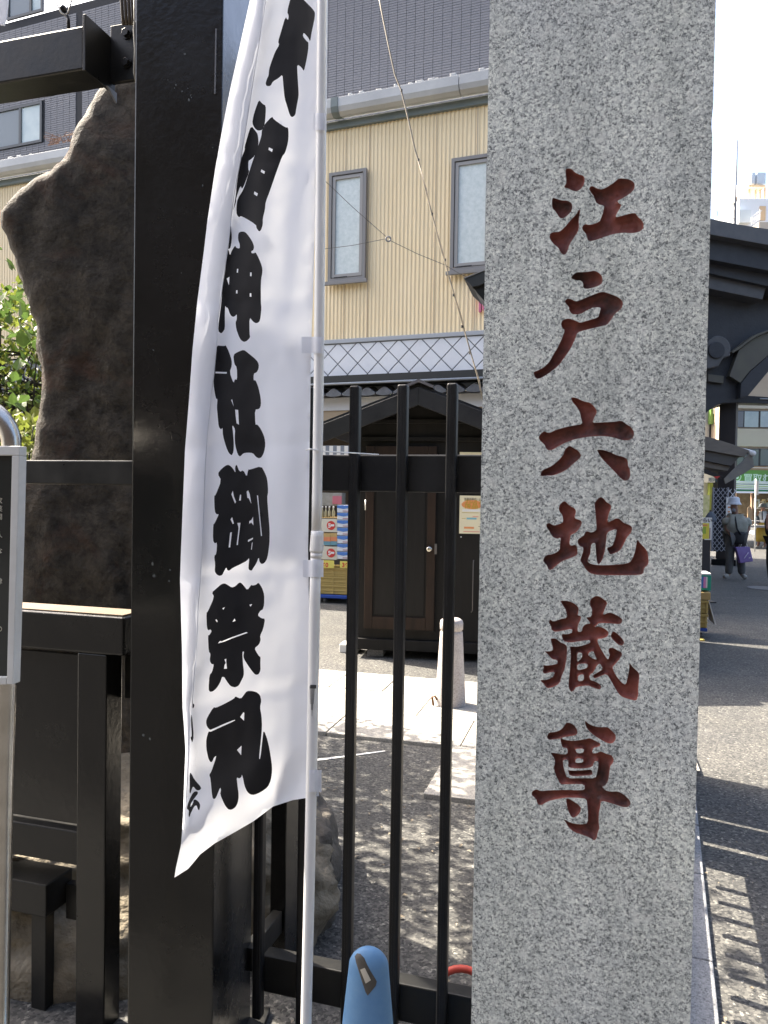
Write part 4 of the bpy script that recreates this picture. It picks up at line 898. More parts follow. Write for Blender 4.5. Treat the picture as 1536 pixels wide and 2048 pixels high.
# diamond tile band: every tile is a piece, set proud of the joints
band_n = -.06
MB().box(BA, U0, U1, band_n, .04, zn0, zt0 - .001).build('band_bed', namako_j, yb)
cu0, cz0 = BA.pix(756.4, 724.7, band_n); DG = .345; jt_ = .010
def clip(poly, z0, z1):
    for lim, sgn in ((z0, 1), (z1, -1)):
        out = []
        for i in range(len(poly)):
            a, b = poly[i], poly[(i + 1) % len(poly)]; da, db = (a[1] - lim) * sgn, (b[1] - lim) * sgn
            if da >= 0: out.append(a)
            if da * db < 0: t = da / (da - db); out.append((a[0] + (b[0] - a[0]) * t, lim))
        poly = out
        if not poly: return []
    return poly
lo_u, hi_u = BA.pix(600, 720, band_n)[0] - .2, U1 - .1
for r in range(-3, 5):
    for k in range(-12, 26):
        cx = cu0 + DG * (k + (.5 if r % 2 == 0 else 0)); cz = cz0 + DG * .5 * r
        if not (lo_u < cx < hi_u): continue
        h = DG / 2 - jt_; pl = clip([(cx, cz - h), (cx + h, cz), (cx, cz + h), (cx - h, cz)], zn0 + .004, zt0 - .012)
        if len(pl) >= 3 and max(p[1] for p in pl) - min(p[1] for p in pl) > .03:
            MB().uzprism(BA, pl, band_n - .014, band_n - .001).build('diamond_tile', namako_m, yb, bevel=.004)
MB().box(BA, U0, U1, -.30, .0, ze0, zn0 - .002).build('soffit', dark_eave, yb)
MB().tube([BA.P(U0, -.34, ze0 + .01), BA.P(U1, -.34, ze0 + .01)], .018, 8).build('eave_pipe', M('trim_grey', (.36, .38, .40), .5), yb, smooth=True)
# pantiled eave: rounded tile ends
zk = bz(790, -.25); kp = .285
for k in range(-4, 24):
    u = BA.pix(668, 780, -.25)[0] + kp * (k - 1)
    if not (-2.6 < u < U1 - .15): continue
    pr = []
    for i in range(13):
        t = i / 12; pr.append((u - kp * .47 + kp * .94 * t, zk + .06 + .075 * math.sin(math.pi * t) ** 1.4))
    pr += [(u + kp * .47, zk + .025)] + [(u + kp * .47 - kp * .94 * i / 6, zk + .025 - .02 * math.sin(math.pi * i / 6)) for i in range(1, 7)]
    MB().prism([BA.P(a, -.27, b) for a, b in pr], BA.n * .24 + Vector((0, 0, .05))).build('roof_tile', kawara, yb, bevel=.006, smooth=False)
MB().box(BA, U0, U1, -.06, .06, bz(818), zk + .02).build('plaster_band', plaster, yb)
MB().box(BA, U0, U1, -.03, .05, bz(846), bz(818) - .002).build('lintel', M('lintel_tan', (.36, .28, .19), .6), yb)
MB().box(BA, U0, U1, 2.4, 2.6, 0, bz(846)).build('shop_back_wall', M('shop_interior', (.07, .055, .045), .9, col2=(.14, .11, .08), nscale=3, namt=.9), yb)
MB().box(BA, -9.4, -5, .0, .2, 0, bz(846) - .002).build('shop_pier', plaster, yb)
MB().box(BA, 3.2, U1, .0, .2, 0, bz(846) - .002).build('shop_pier', plaster, yb)
MB().box(BA, U0, U1, .05, 2.6, bz(846) + .001, bz(846) + .05).build('shop_ceiling', plaster, yb)
def window(fr, parent, u0, u1, z0, z1, n, fm_, gm, w_=.055, name='window', d=.06):
    wb = MB()
    wb.box(fr, u0, u1, n, n + d, z1 - w_, z1); wb.box(fr, u0, u1, n, n + d, z0, z0 + w_)
    wb.box(fr, u0, u0 + w_, n, n + d, z0 + w_, z1 - w_); wb.box(fr, u1 - w_, u1, n, n + d, z0 + w_, z1 - w_)
    wo = wb.build(name, fm_, parent)
    return wo
for x0, yt, yb_ in ((661, 349, 566), (905, 320, 545)):
    ua, zt_ = BA.pix(x0, yt, -.03); _, zb_ = BA.pix(x0, yb_, -.03); ub = ua + (BA.pix(735, 450, -.03)[0] - BA.pix(661, 450, -.03)[0])
    wo = window(BA, yb, ua, ub, zb_, zt_, -.085, frame_m, frost_m, .05)
    sb = window(BA, wo, ua + .06, ub - .06, zb_ + .065, zt_ - .065, -.07, M('sash_alu', (.30, .285, .265), .45), frost_m, .05, 'sash', .035)
    MB().box(BA, ua + .105, ub - .105, -.045, -.038, zb_ + .11, zt_ - .11).build('pane', frost_m, wo)
    MB().box(BA, ua - .05, ub + .05, -.13, -.086, zb_ - .06, zb_ - .002).build('sill', frame_m, wo, bevel=.005)
    MB().box(BA, ua + .11, ub - .3, -.092, -.086, zb_ + .055, zb_ + .068).build('latch_slot', M('slot_dark', (.02, .02, .02), .6), wo)
# pink sign letters on the facade
pk = M('pink_sign', (.55, .15, .24), .5)
pl_ = thing('sign_letters', BA.P(BA.pix(960, 605)[0], -.06, bz(605, 0, 960)), 'pink raised sign letter on cream corrugated wall, half hidden by the stele', 'sign')
def bprism(pts, n0, n1): return MB().uzprism(BA, [BA.pix(x, y, n0) for x, y in pts], n0, n1)
bprism([(957.3, 588), (962, 590), (962, 623), (956.8, 624)], -.08, -.02).build('letter_stroke', pk, pl_, bevel=.006)
bprism([(963.4, 604), (967, 600), (971, 607), (972, 616), (967.5, 622), (964, 618)], -.08, -.02).build('letter_stroke', pk, pl_, bevel=.006)
bprism([(949, 594), (953, 592), (957, 585), (957, 590), (953.4, 595.4)], -.08, -.02).build('letter_stroke', pk, pl_, bevel=.004)
# ================================================================== GREY TILED BUILDING BEHIND
gb_ = thing('grey_building', BA.P(-2, 8, 0), 'dark grey tiled apartment building rising behind the cream building', 'building')
gn = 5.2; gu0, gu1 = BA.pix(-60, 150, gn)[0], BA.pix(1020, 100, gn)[0]
gz0, gz1 = BA.pix(20, 330, gn)[1] - .6, BA.pix(800, -40, gn)[1] + 1.2
MB().box(BA, gu0 - 1, gu1 + .5, gn, gn + 8, 0, gz1 + .2).build('wall', grout, gb_)
wins = []
for (x0, x1, yt, yb_) in ((-40, 86, 230, 297), (16, 88, -8, 33)):
    a, zt_ = BA.pix(x0, yt, gn); b, _ = BA.pix(x1, yt, gn); _, zb_ = BA.pix((x0 + x1) / 2, yb_, gn); wins.append((a, b, zb_, zt_))
tl = MB(); tw_, th_ = .214, .0575; jw = .009
nu = int((gu1 - gu0) / tw_) + 1; nz = int((gz1 - gz0) / th_)
pier0, pier1 = BA.pix(150, 220, gn)[0], BA.pix(170, 220, gn)[0]
for i in range(nu):
    u = gu0 + i * tw_
    for k in range(nz):
        z = gz0 + k * th_
        if any(a - .05 < u + tw_ / 2 < b + .05 and c - .03 < z + th_ / 2 < d + .03 for a, b, c, d in wins): continue
        if pier0 < u + tw_ / 2 < pier1: continue
        dn = rw.uniform(.010, .014)
        p = [BA.P(u + jw, gn - dn, z + .011), BA.P(u + tw_, gn - dn, z + .011), BA.P(u + tw_, gn - dn, z + th_), BA.P(u + jw, gn - dn, z + th_),
             BA.P(u + jw, gn, z + .011), BA.P(u + tw_, gn, z + .011), BA.P(u + tw_, gn, z + th_), BA.P(u + jw, gn, z + th_)]
        tl.add(p, [(0, 1, 2, 3), (4, 5, 1, 0), (5, 6, 2, 1), (6, 7, 3, 2), (7, 4, 0, 3)])
tag(tl.build('wall_tiles', tile_grey, gb_, fix=False), kind='stuff')
curt = M('pale_curtain', (.45, .52, .52), .35, col2=(.36, .43, .45), nscale=3)
for (a, b, c, d) in wins:
    wo = window(BA, gb_, a, b, c, d, gn - .05, M('dark_frame', (.03, .035, .04), .4), None, .07)
    mid = a + (b - a) * (.66 if b - a > 1.2 else .5)
    MB().box(BA, mid - .04, mid + .04, gn - .045, gn - .01, c + .071, d - .071).build('mullion', M('dark_frame', (.03, .035, .04), .4), wo)
    MB().box(BA, a + .071, mid - .041, gn - .012, gn - .004, c + .071, d - .071).build('pane', M('grey_pane', (.16, .18, .19), .15), wo)
    MB().box(BA, mid + .041, b - .071, gn - .012, gn - .004, c + .071, d - .071).build('pane', curt, wo)
dv = thing('roof_weeds', BA.P(BA.pix(110, 275, 0)[0], 0, bz(275, 0, 110)), 'dry reddish weeds growing on the cream roof edge left of the rock', 'weeds')
wd = MB()
for k in range(26):
    x = rw.uniform(92, 146); a = BA.P(BA.pix(x, 285, -.1)[0], -.1, bz(292 - (x - 92) * .2, -.1, x)); wd.tube([a, a + Vector((rw.uniform(-.15, .15), 0, rw.uniform(.05, .14))), a + Vector((rw.uniform(-.3, .3), 0, rw.uniform(.08, .22)))], [.008, .006, .004], 4)
wd.build('stalks', M('dry_weed', (.16, .09, .06), .8), dv)
# ================================================================== WIRES
cm_ = M('bamboo_cable', (.16, .13, .09), .6, col2=(.24, .20, .14), nscale=20)
cpts = [(752, -40), (763, 20), (777, 90), (790, 150), (803, 182), (818, 245), (830, 300), (837, 322), (850, 375), (863, 425), (880, 490), (900, 560), (920, 630), (940, 700), (957, 760), (972, 830)]
dd = lambda y: 8.5 - .8 * y / 760
gw = thing('guy_cable', W(972, 830, 7.6), 'long brown cable tied at knots slanting across the cream wall', 'cable')
MB().tube([W(x, y, dd(y)) for x, y in cpts], [.010 - .004 * i / 15 for i in range(16)], 8).build('cable_strand', cm_, gw, smooth=True)
MB().tube([W(x + (2.2 if i % 2 else -1), y, dd(y) - .02) for i, (x, y) in enumerate(cpts[7:])], .003, 6).build('cable_strand', cm_, gw, smooth=True)
for (x, y) in ((803, 181), (837, 320), (864, 428), (890, 520), (907, 590), (924, 653), (940, 706)):
    p = W(x, y, dd(y) - .005); MB().tube([p - Vector((0, 0, .012)), p + Vector((0, 0, .012))], .011, 8).build('tie', M('dark_tie', (.05, .045, .04), .7), gw)
wr = thing('thin_wires', W(776, 478, 8), 'thin wires meeting at small metal ring in front of cream wall', 'wires')
wm = M('wire_dark', (.08, .07, .06), .5)
for a, b in (((640, 352), (773, 474)), ((640, 499), (770, 478)), ((780, 481), (890, 530)), ((890, 530), (948, 560))):
    p, q = W(*a, 8), W(*b, 8); MB().tube([p, (p + q) / 2 - Vector((0, 0, .012)), q], .003, 5).build('wire', wm, wr)
c = W(776.5, 478, 8)
MB().tube([c + Vector((.024 * math.cos(k * math.pi / 7), 0, .024 * math.sin(k * math.pi / 7))) for k in range(15)], .008, 7).build('ring', M('ring_metal', (.20, .20, .21), .4, metal=.5), wr, smooth=True)
# ================================================================== SMALL ROOF BEHIND THE STELE
kr = thing('kiosk_roof', W(1030, 600, 7.6), 'dark tiled roof corner poking out left of the granite stele', 'roof')
KR = Fr(14, W(950, 560, 7.6))
MB().uzprism(KR, [KR.pix(x, y) for x, y in ((928, 557), (975, 538.5), (1010, 525), (1010, 562), (975, 562), (958, 571), (944, 573), (940, 568))], 0, .7).build('roof_slab', dark_eave, kr)
MB().uzprism(KR, [KR.pix(x, y) for x, y in ((927.4, 556), (975, 537.4), (1010, 523.4), (1010, 525), (975, 539), (928, 557.6))], -.01, .7).build('roof_edge', M('edge_light', (.22, .22, .22), .5), kr)
MB().uzprism(KR, [KR.pix(x, y, .04) for x, y in ((945, 574), (958, 572), (975, 563), (1010, 563), (1010, 612), (972, 606), (953, 584))], .04, .6).build('bracket', black_worn, kr)
MB().box(KR, KR.pix(990, 700, .3)[0], KR.pix(1006, 700, .3)[0], .3, .42, 0, KR.pix(1000, 600, .3)[1]).build('pillar', black_worn, kr)
# ================================================================== BLACK SHED
SH = Fr(8.0, W(800, 1000, 7.5))
shed = thing('shed', SH.P(.25, .5, 0), 'small black wooden shed with gabled roof and panelled door behind the fence', 'shed')
def sp(px, py, n=0.0): return SH.pix(px, py, n)
sl_, sr_ = sp(716, 1100)[0], sp(962, 1100)[0] + .35
zb0 = sp(800, 1278)[1]; zd1 = sp(800, 905)[1]
uc, zr = sp(838, 768, -.25); zw = sp(800, 872)[1]
SD = 1.3
MB().uzprism(SH, [(sl_, zb0), (sr_, zb0), (sr_, zw + .1), (uc, zr - .10), (sl_, zw + .1)], 0, SD).build('wall', shed_m, shed)
for sgn, ue in ((-1, sp(628, 850, -.25)[0]), (1, 2 * uc - sp(628, 850, -.25)[0])):
    ze = zr - abs(ue - uc) * .385
    MB().prism([SH.P(uc, -.25, zr), SH.P(uc, -.25, zr - .05), SH.P(ue, -.25, ze - .05), SH.P(ue, -.25, ze)], SH.n * (SD + .45)).build('roof_slope', roof_m, shed)
    MB().prism([SH.P(uc, -.285, zr - .03), SH.P(uc, -.285, zr - .20), SH.P(ue, -.285, ze - .20), SH.P(ue, -.285, ze - .03)], SH.n * .034).build('bargeboard', roof_m, shed, bevel=.004)
MB().prism([SH.P(uc - .14, -.30, zr - .045), SH.P(uc, -.30, zr + .012), SH.P(uc + .14, -.30, zr - .045), SH.P(uc + .14, -.30, zr - .02), SH.P(uc, -.30, zr + .04), SH.P(uc - .14, -.30, zr - .02)], SH.n * (SD + .5)).build('ridge_cap', M('ridge_cap', (.10, .095, .10), .5), shed)
for z in (sp(800, 843)[1], sp(800, 878)[1]):
    MB().box(SH, sl_ + .03, sr_ - .03, -.03, -.001, z - .02, z + .02).build('head_beam', shed_m, shed, bevel=.004)
MB().box(SH, sl_ - .02, sr_ + .02, -.05, SD, sp(800, 1300)[1], zb0 - .001).build('base_sill', shed_m, shed, bevel=.006)
for u in (sl_ + .1, sr_ - .2): MB().box(SH, u, u + .16, .05, .25, 0, sp(800, 1300)[1] - .001).build('footing', kerb_m, shed, bevel=.005)
du0, du1 = sp(731, 1100)[0], sp(872, 1100)[0]; dz0 = sp(800, 1261)[1]; dz1 = sp(800, 893)[1]
door = MB().box(SH, du0, du1, -.045, -.002, dz0, dz1).build('door', shed_m, shed)
fw = .085
for a, b, c, d in ((du0 + .004, du0 + fw, dz0 + .02, dz1), (du1 - fw, du1 - .004, dz0 + .02, dz1)): MB().box(SH, a, b, -.066, -.046, c, d).build('stile', shed_brown, door, bevel=.004)
mz = sp(800, 1010)[1]
for c, d in ((dz0 + .02, dz0 + .14), (dz1 - .1, dz1)): MB().box(SH, du0 + fw + .001, du1 - fw - .001, -.064, -.046, c, d).build('door_rail', shed_brown, door, bevel=.004)
MB().box(SH, du0 + fw + .02, du1 - fw - .02, -.052, -.046, dz0 + .16, dz1 - .12).build('door_panel', shed_m, door, bevel=.003)
ku, kz = sp(859, 1098, -.07)
kn_ = MB().tube([SH.P(ku, -.066, kz), SH.P(ku, -.078, kz), SH.P(ku, -.085, kz), SH.P(ku, -.105, kz), SH.P(ku, -.118, kz), SH.P(ku, -.122, kz)], [.028, .030, .016, .028, .026, .012], 16)
kn_.build('knob', M('brass_steel', (.62, .58, .50), .25, metal=1.0), door, smooth=True)
MB().box(SH, du1 - .010, du1 + .012, -.067, -.046, kz - .05, kz + .05).build('strike_plate', M('dull_plate', (.16, .15, .14), .5, metal=.6), door)
for y in (1010, 1206):
    u, z = sp(732, y, -.05); MB().tube([SH.P(u, -.055, z - .05), SH.P(u, -.055, z + .05)], .011, 8).build('hinge', M('pale_hinge', (.55, .53, .48), .4, metal=.4), door, smooth=True)
u, z0_ = sp(945, 1220); _, z1_ = sp(945, 1124)
MB().tube([SH.P(u - .012, -.02, z0_ - .02), SH.P(u, -.03, z0_), SH.P(u, -.03, z1_), SH.P(u + .003, -.02, z1_ + .02)], .005, 6).build('hook_rod', M('dull_plate', (.16, .15, .14), .5, metal=.6), shed, smooth=True)
MB().box(SH, sr_ + .001, sp(1330, 900)[0], -.12, 1.95, .05, 2.44).build('shadow_annex', shed_m, shed)  # unseen block behind the stele, added to throw the street's shadow band
# notice sheets on the shed wall
def sheet(x0, x1, y0, y1): 
    a, zt_ = sp(x0, y0, -.012); b, zb_ = sp(x1, y1, -.012); return a, b, zb_, zt_
a, b, c, d = sheet(919.5, 966, 991, 1068)
po = thing('poster', SH.P((a + b) / 2, -.01, c), 'cream and orange printed poster on the shed wall beside the stele', 'poster')
MB().box(SH, a, b, -.008, -.003, c, d).build('paper', M('poster_paper', (.72, .66, .46), .7), po)
H_ = d - c; W_ = b - a
def strip(x0, x1, y0, y1, mt, nm='print'): MB().box(SH, a + W_ * x0, a + W_ * x1, -.0092, -.0083, d - H_ * y1, d - H_ * y0).build(nm, mt, po)
orange = M('print_orange', (.70, .28, .10), .7); ochre = M('print_ochre', (.42, .30, .02), .7); whitep = M('print_white', (.75, .73, .68), .7); cyan = M('print_cyan', (.18, .42, .50), .7); pinkp = M('print_pink', (.66, .26, .22), .7); darkp = M('print_dark', (.10, .08, .07), .7)
el = MB(); el.uzprism(SH, [(a + W_ * (.52 + .44 * math.cos(t * math.pi / 12)), d - H_ * (.235 + .12 * math.sin(t * math.pi / 12))) for t in range(24)], -.0090, -.0083); el.build('print', orange, po)
strip(.12, 1.0, .36, .42, whitep); strip(.10, .80, .445, .455, ochre); strip(.55, .80, .54, .56, pinkp); strip(.30, .72, .58, .625, cyan); strip(.10, .27, .595, .605, ochre)
strip(.20, .62, .82, .87, orange); strip(.18, .95, .935, .955, pinkp); strip(.8, 1, .80, .81, darkp)
for k, (s, y, sz, mt) in enumerate((('営業店案内・お知らせ', .085, .024, darkp), ('プレミアム付', .175, .045, ochre), ('商品券', .30, .066, ochre))):
    text('print_text', s, SH, a + W_ * (.18 if k != 2 else .2), -.0096, d - H_ * y - .01, sz, mt, po, ext=.0003, bold=.001 if k else 0)
a2, b2, c2, d2 = sheet(919.5, 966, 904, 950)
MB().box(SH, a2, b2, -.008, -.003, c2, d2).build('upper_sheet', M('poster_paper', (.72, .66, .46), .7), po)
for k, y in enumerate((1074,)):
    u, z = sp(922, y, -.01); MB().box(SH, u - .006, u + .006, -.006, -.001, z - .004, z + .004).build('paper_scrap', whitep, po)
# white block beside the shed
wb_ = G(690, 1306); WB = Fr(10, wb_)
tag(MB().box(WB, -.06, .12, 0, .22, 0, .085).build('concrete_block', white_paint, bevel=.008), 'small white concrete block on asphalt at the shed corner', 'block')
# ================================================================== BOLLARD
bp = G(903, 1424); bp.y += .12
bo = thing('bollard', bp, 'pale stone bollard with domed top on the paving behind the fence', 'bollard')
MB().lathe(bp, [(.118, .024), (.118, .03), (.100, .30), (.086, .565), (.085, .575), (.079, .580), (.079, .590), (.087, .595), (.088, .640), (.082, .662), (.06, .676), (.02, .682)], 28).build('body', bollard_m, bo, smooth=True)
MB().tube([bp + Vector((-.13, -.05, .03)), bp + Vector((-.14, -.05, .085)), bp + Vector((-.12, -.05, .10)), bp + Vector((-.105, -.05, .07))], .009, 6).build('chain_lug', M('rusty', (.12, .055, .02), .8), bo, smooth=True)
# ================================================================== GOODS BY THE SHOP, LEFT OF THE SHED
GD = Fr(12, G(662, 1207))
def gp(px, py, n=0.0): return GD.pix(px, py, n)
gl, gr_ = gp(600, 1150)[0], gp(700, 1150)[0]
dol = thing('dolly', GD.P((gl + gr_) / 2, .3, 0), 'blue flat dolly on casters under yellow crates left of the shed', 'dolly')
MB().box(GD, gl, gr_, 0, .6, gp(662, 1197)[1], gp(662, 1190)[1]).build('platform', dolly_b, dol, bevel=.01)
for u in (gp(648, 1200)[0], gr_ - .03, gl + .05):
    for n in (.08, .5):
        MB().tube([GD.P(u - .02, n, .045), GD.P(u + .02, n, .045)], .045, 12).build('caster', wheel_m, dol, smooth=True)
def crate(fr, u0, u1, n0, n1, z0, z1, label, group='yellow crates'):
    c_ = thing('crate', fr.P((u0 + u1) / 2, (n0 + n1) / 2, z0), label, 'crate', group)
    MB().box(fr, u0, u1, n0, n1, z0, z1).build('shell', crate_y, c_, bevel=.008)
    h = z1 - z0; w__ = u1 - u0
    MB().box(fr, u0 - .008, u1 + .008, n0 - .012, n0 - .001, z0 + h * .80, z1).build('rim', crate_y, c_, bevel=.004)
    MB().box(fr, u0 - .004, u1 + .004, n0 - .010, n0 - .001, z0 + h * .36, z0 + h * .46).build('rib', crate_y, c_, bevel=.003)
    for k in range(4): MB().box(fr, u0 + w__ * (.06 + .29 * k), u0 + w__ * (.10 + .29 * k), n0 - .009, n0 - .001, z0 + .005, z0 + h * .79).build('rib', crate_y, c_, bevel=.003)
    return c_
yc = [1189, 1171, 1154, 1136]
nm_ = ['lowest', 'second', 'top']
for k in range(3): crate(GD, gl + .02, gr_ - .02, .03, .57, gp(662, yc[k])[1] + .001, gp(662, yc[k + 1])[1], ('yellow plastic crate, %s of the stack on the blue dolly left of the shed' % ['lowest', 'middle one', 'topmost'][k]))
pt = [(636, 668, 1120, 1136, 'left'), (680, 700, 1122, 1136, 'right')]
for x0, x1, y0, y1, wd_ in pt:
    a, zt_ = gp(x0, y0, -.02); b, zb_ = gp(x1, y1, -.02)
    tg_ = thing('price_card', GD.P(a, -.02, zb_), 'yellow price card with red figures, %s one on the yellow crates' % wd_, 'price card')
    MB().box(GD, a, b, -.022, -.018, zb_, zt_).build('card', M('card_yellow', (.70, .60, .12), .6), tg_)
    text('figures', '360', GD, a + .03, -.0225, zb_ + .012, .085, M('print_red', (.55, .04, .03), .6), tg_, ext=.0005, bold=.003)
box_w = M('box_cream', (.62, .58, .46), .6); box_r = M('print_red', (.55, .04, .03), .6); box_o = M('box_orange', (.62, .22, .10), .6); box_t = M('box_teal', (.13, .28, .33), .6); box_b = M('box_blue', (.07, .19, .50), .5); box_wh = M('box_white', (.66, .68, .70), .5); tan_c = M('box_tan', (.48, .32, .12), .7)
def gbox(x0, x1, y0, y1, mt, name, label, cat='box', group=None, n=0.0, d=.35, k0=None):
    a, zt_ = gp(x0, y0, n); b, zb_ = gp(x1, y1, n)
    t_ = thing(name, GD.P((a + b) / 2, n + d / 2, zb_), label, cat, group)
    MB().box(GD, a, b, n, n + d, zb_ + .001, zt_ - .001).build('carton', mt, t_, bevel=.004)
    return t_, a, b, zb_, zt_
for y0, y1, wd_ in ((1037, 1065, 'upper'), (1092, 1120, 'lower')):
    t_, a, b, zb_, zt_ = gbox(638, 674, y0, y1, box_w, 'carton_box', 'cream carton with round red label, %s of two left of the shed' % wd_, group='red label cartons')
    cu_, cz_ = gp(662, (y0 + y1) / 2, -.002); rr_ = .065
    MB().uzprism(GD, [(cu_ + rr_ * math.cos(i * math.pi / 12), cz_ + rr_ * math.sin(i * math.pi / 12)) for i in range(24)], -.004, -.0005).build('round_label', box_r, t_)
    text('figures', '5', GD, cu_ - .045, -.0045, cz_ - .03, .085, whitep, t_, ext=.0004, bold=.003)
    MB().box(GD, cu_ - .005, cu_ + .05, -.0055, -.0043, cz_ - .012, cz_ + .018).build('print', whitep, t_)
for x0, x1, wd_ in ((640, 661, 'left'), (661.5, 674, 'right')):
    t_, a, b, zb_, zt_ = gbox(x0, x1, 1066, 1091, tan_c, 'carton_box', 'orange and teal banded carton, %s of a pair between red labels' % wd_, group='banded cartons')
    h = zt_ - zb_; MB().box(GD, a + .001, b - .001, -.003, -.0005, zb_ + h * .34, zb_ + h * .68).build('orange_band', box_o, t_); MB().box(GD, a + .001, b - .001, -.003, -.0005, zb_ + .002, zb_ + h * .34 - .001).build('teal_band', box_t, t_)
ybx = [1010, 1025, 1040, 1055, 1071, 1087, 1103, 1119]
for k in range(7):
    t_, a, b, zb_, zt_ = gbox(674.5, 706, ybx[k], ybx[k + 1], box_wh, 'tissue_box', 'blue and white carton, %s of the stack beside the shed' % ['topmost', 'second from top', 'third from top', 'middle one', 'third from bottom', 'second from bottom', 'lowest'][k], group='blue and white cartons')
    h = zt_ - zb_; w__ = b - a
    MB().uzprism(GD, [(a, zt_ - .004), (b, zt_ - .004), (b, zt_ - h * .25), (a + w__ * .4, zt_ - h * .55), (a, zt_ - h * .40)], -.003, -.0005).build('blue_print', box_b, t_)
    MB().box(GD, a + w__ * .35, a + w__ * .9, -.003, -.0005, zb_ + h * .12, zb_ + h * .24).build('pink_print', M('print_mauve', (.40, .20, .24), .6), t_)
bot = M('bottle_amber', (.30, .26, .13), .25, col2=(.40, .36, .22), nscale=20)
tray = gbox(634, 674, 1034, 1037, tan_c, 'tray', 'cardboard tray of small bottles on top of cream cartons', 'tray', d=.3)[0]
for k, x in enumerate((637, 644, 651, 658, 666)):
    u, z = gp(x, 1034, .06); o_ = GD.P(u, .08, z)
    b_ = MB().lathe(o_, [(.022, 0), (.024, .01), (.024, .075), (.010, .105), (.010, .14)], 10).build('bottle', bot, smooth=True)
    tag(b_, 'small amber bottle on the cardboard tray, %s of the row' % ['leftmost', 'second from left', 'middle one', 'second from right', 'rightmost'][k], 'bottle', 'amber bottles')
    MB().lathe(o_ + Vector((0, 0, .14)), [(.012, 0), (.012, .02)], 10).build('cap', whitep, b_)
t_, a, b, zb_, zt_ = gbox(630, 684, 985, 1012, M('goods_dull', (.20, .19, .15), .7, col2=(.35, .34, .30), nscale=14, namt=.9), 'goods_shelf', 'shelf of assorted wrapped goods behind the bottles', 'goods', n=.35, d=.2)
MB().box(GD, gp(665, 1000, .33)[0], gp(683, 1000, .33)[0], .33, .349, gp(665, 1008, .33)[1], gp(665, 992, .33)[1]).build('pink_pack', M('print_rose', (.45, .13, .16), .6), t_)
# striped awning edge over the goods
aw = thing('striped_awning', W(670, 900, 9.4), 'grey and white striped awning edge left of the shed roof', 'awning')
AW = Fr(12, W(670, 900, 9.4))
for k in range(9):
    a, zt_ = AW.pix(636 + k * 7.5, 891 + (k % 2) * .6); b, zb_ = AW.pix(643.5 + k * 7.5, 912)
    MB().box(AW, a + .001, b - .001, 0, .012, zb_, zt_).build('stripe', whitep if k % 2 else M('awning_grey', (.20, .22, .25), .7), aw)
# ================================================================== RIGHT SIDE: TEMPLE GATE
TG = Fr(0, (0, 19.0))
def tp_(pts, n=0.0): return [TG.pix(x, y, n) for x, y in pts]
wood_d = M('gate_dark_wood', (.030, .031, .035), .6, spec=.4, col2=(.042, .043, .047), nscale=3, bump=.2, bscale=20)
wood_g = M('gate_grey_wood', (.07, .069, .072), .6, col2=(.09, .088, .088), nscale=4)
wood_b = M('gate_bounce_underside', (.085, .076, .066), .7, col2=(.11, .105, .075), nscale=3, namt=.9)  # lighter brown carries the bounce light on the underside boards
tgt = thing('temple_gate', TG.P(8.6, .3, 0), 'big dark timber temple gate roof with curved bracket right of the stele', 'gate')
def tpr(name, pts, n0, n1, mt, bev=.01): return MB().uzprism(TG, tp_(pts, n0), n0, n1).build(name, mt, tgt, bevel=bev)
tpr('roof_layer', [(1300, 418), (1422, 437), (1480, 449), (1640, 474), (1640, 507), (1536, 490), (1421, 469), (1300, 450)], -1.6, 3, wood_g)
tpr('roof_layer', [(1300, 451), (1421, 470), (1536, 491), (1620, 504), (1620, 556), (1536, 541), (1420, 519), (1300, 500)], -1.35, 3, wood_d)
tpr('roof_layer', [(1300, 501), (1420, 520), (1536, 542), (1600, 553), (1600, 590), (1536, 572), (1443, 552), (1300, 520)], -1.1, 3, wood_d)
tpr('eave_board', [(1300, 522), (1443, 553), (1533, 571), (1525, 599), (1432, 580), (1300, 548)], -.95, 2, wood_g)
tpr('gable_wall', [(1300, 560), (1432, 582), (1560, 606), (1575, 640), (1536, 661), (1505, 673), (1500, 690), (1500, 740), (1478, 786), (1474, 805), (1445, 806), (1430, 812), (1412, 826), (1340, 880), (1300, 900)], -.5, 1.5, wood_d)
cv = []
for k in range(17):
    a = math.pi * (1.02 - k / 16 * 1.06); cv.append((1437 + 25 * math.cos(a), 697 - 26 * math.sin(a)))
tpr('carved_scroll', cv + [(1461, 712), (1447, 716), (1437, 733), (1416, 738), (1410, 735)], -.75, -.52, wood_g, .03)
ci = [(1434 + 17 * math.cos(k * math.pi / 10), 700 + 17 * math.sin(k * math.pi / 10)) for k in range(20)]
tpr('scroll_core', ci, -.80, -.751, wood_d, .02)
tpr('curved_trim', [(1463, 703), (1480, 692), (1497, 678), (1515, 667), (1536, 660), (1570, 652), (1570, 656), (1536, 664), (1515, 672), (1497, 684), (1478, 699), (1466, 706)], -.78, -.51, wood_b, .01)
tpr('underside_board', [(1478, 699.5), (1497, 684.5), (1515, 672.5), (1536, 664.5), (1570, 657), (1570, 682), (1500, 742), (1481, 766), (1459, 752)], -.70, -.51, wood_b, .01)
tpr('edge_beam', [(1501, 743), (1570, 683), (1570, 703), (1497, 791), (1480, 797), (1482, 767)], -.72, -.2, wood_d, .015)
tpr('bracket_arm', [(1416, 748), (1448, 752), (1447, 767), (1416, 763)], -.60, -.501, wood_b, .01)
tpr('tie_beam', [(1474, 790), (1640, 800), (1640, 810), (1474, 806)], -.2, .2, wood_d)
tpr('tie_strip', [(1520, 796), (1640, 799), (1640, 801), (1520, 798.6)], -.24, -.201, M('strip_pale', (.35, .36, .36), .5))
PT = Fr(31, W(1453, 1000, 19.0)); s = .19
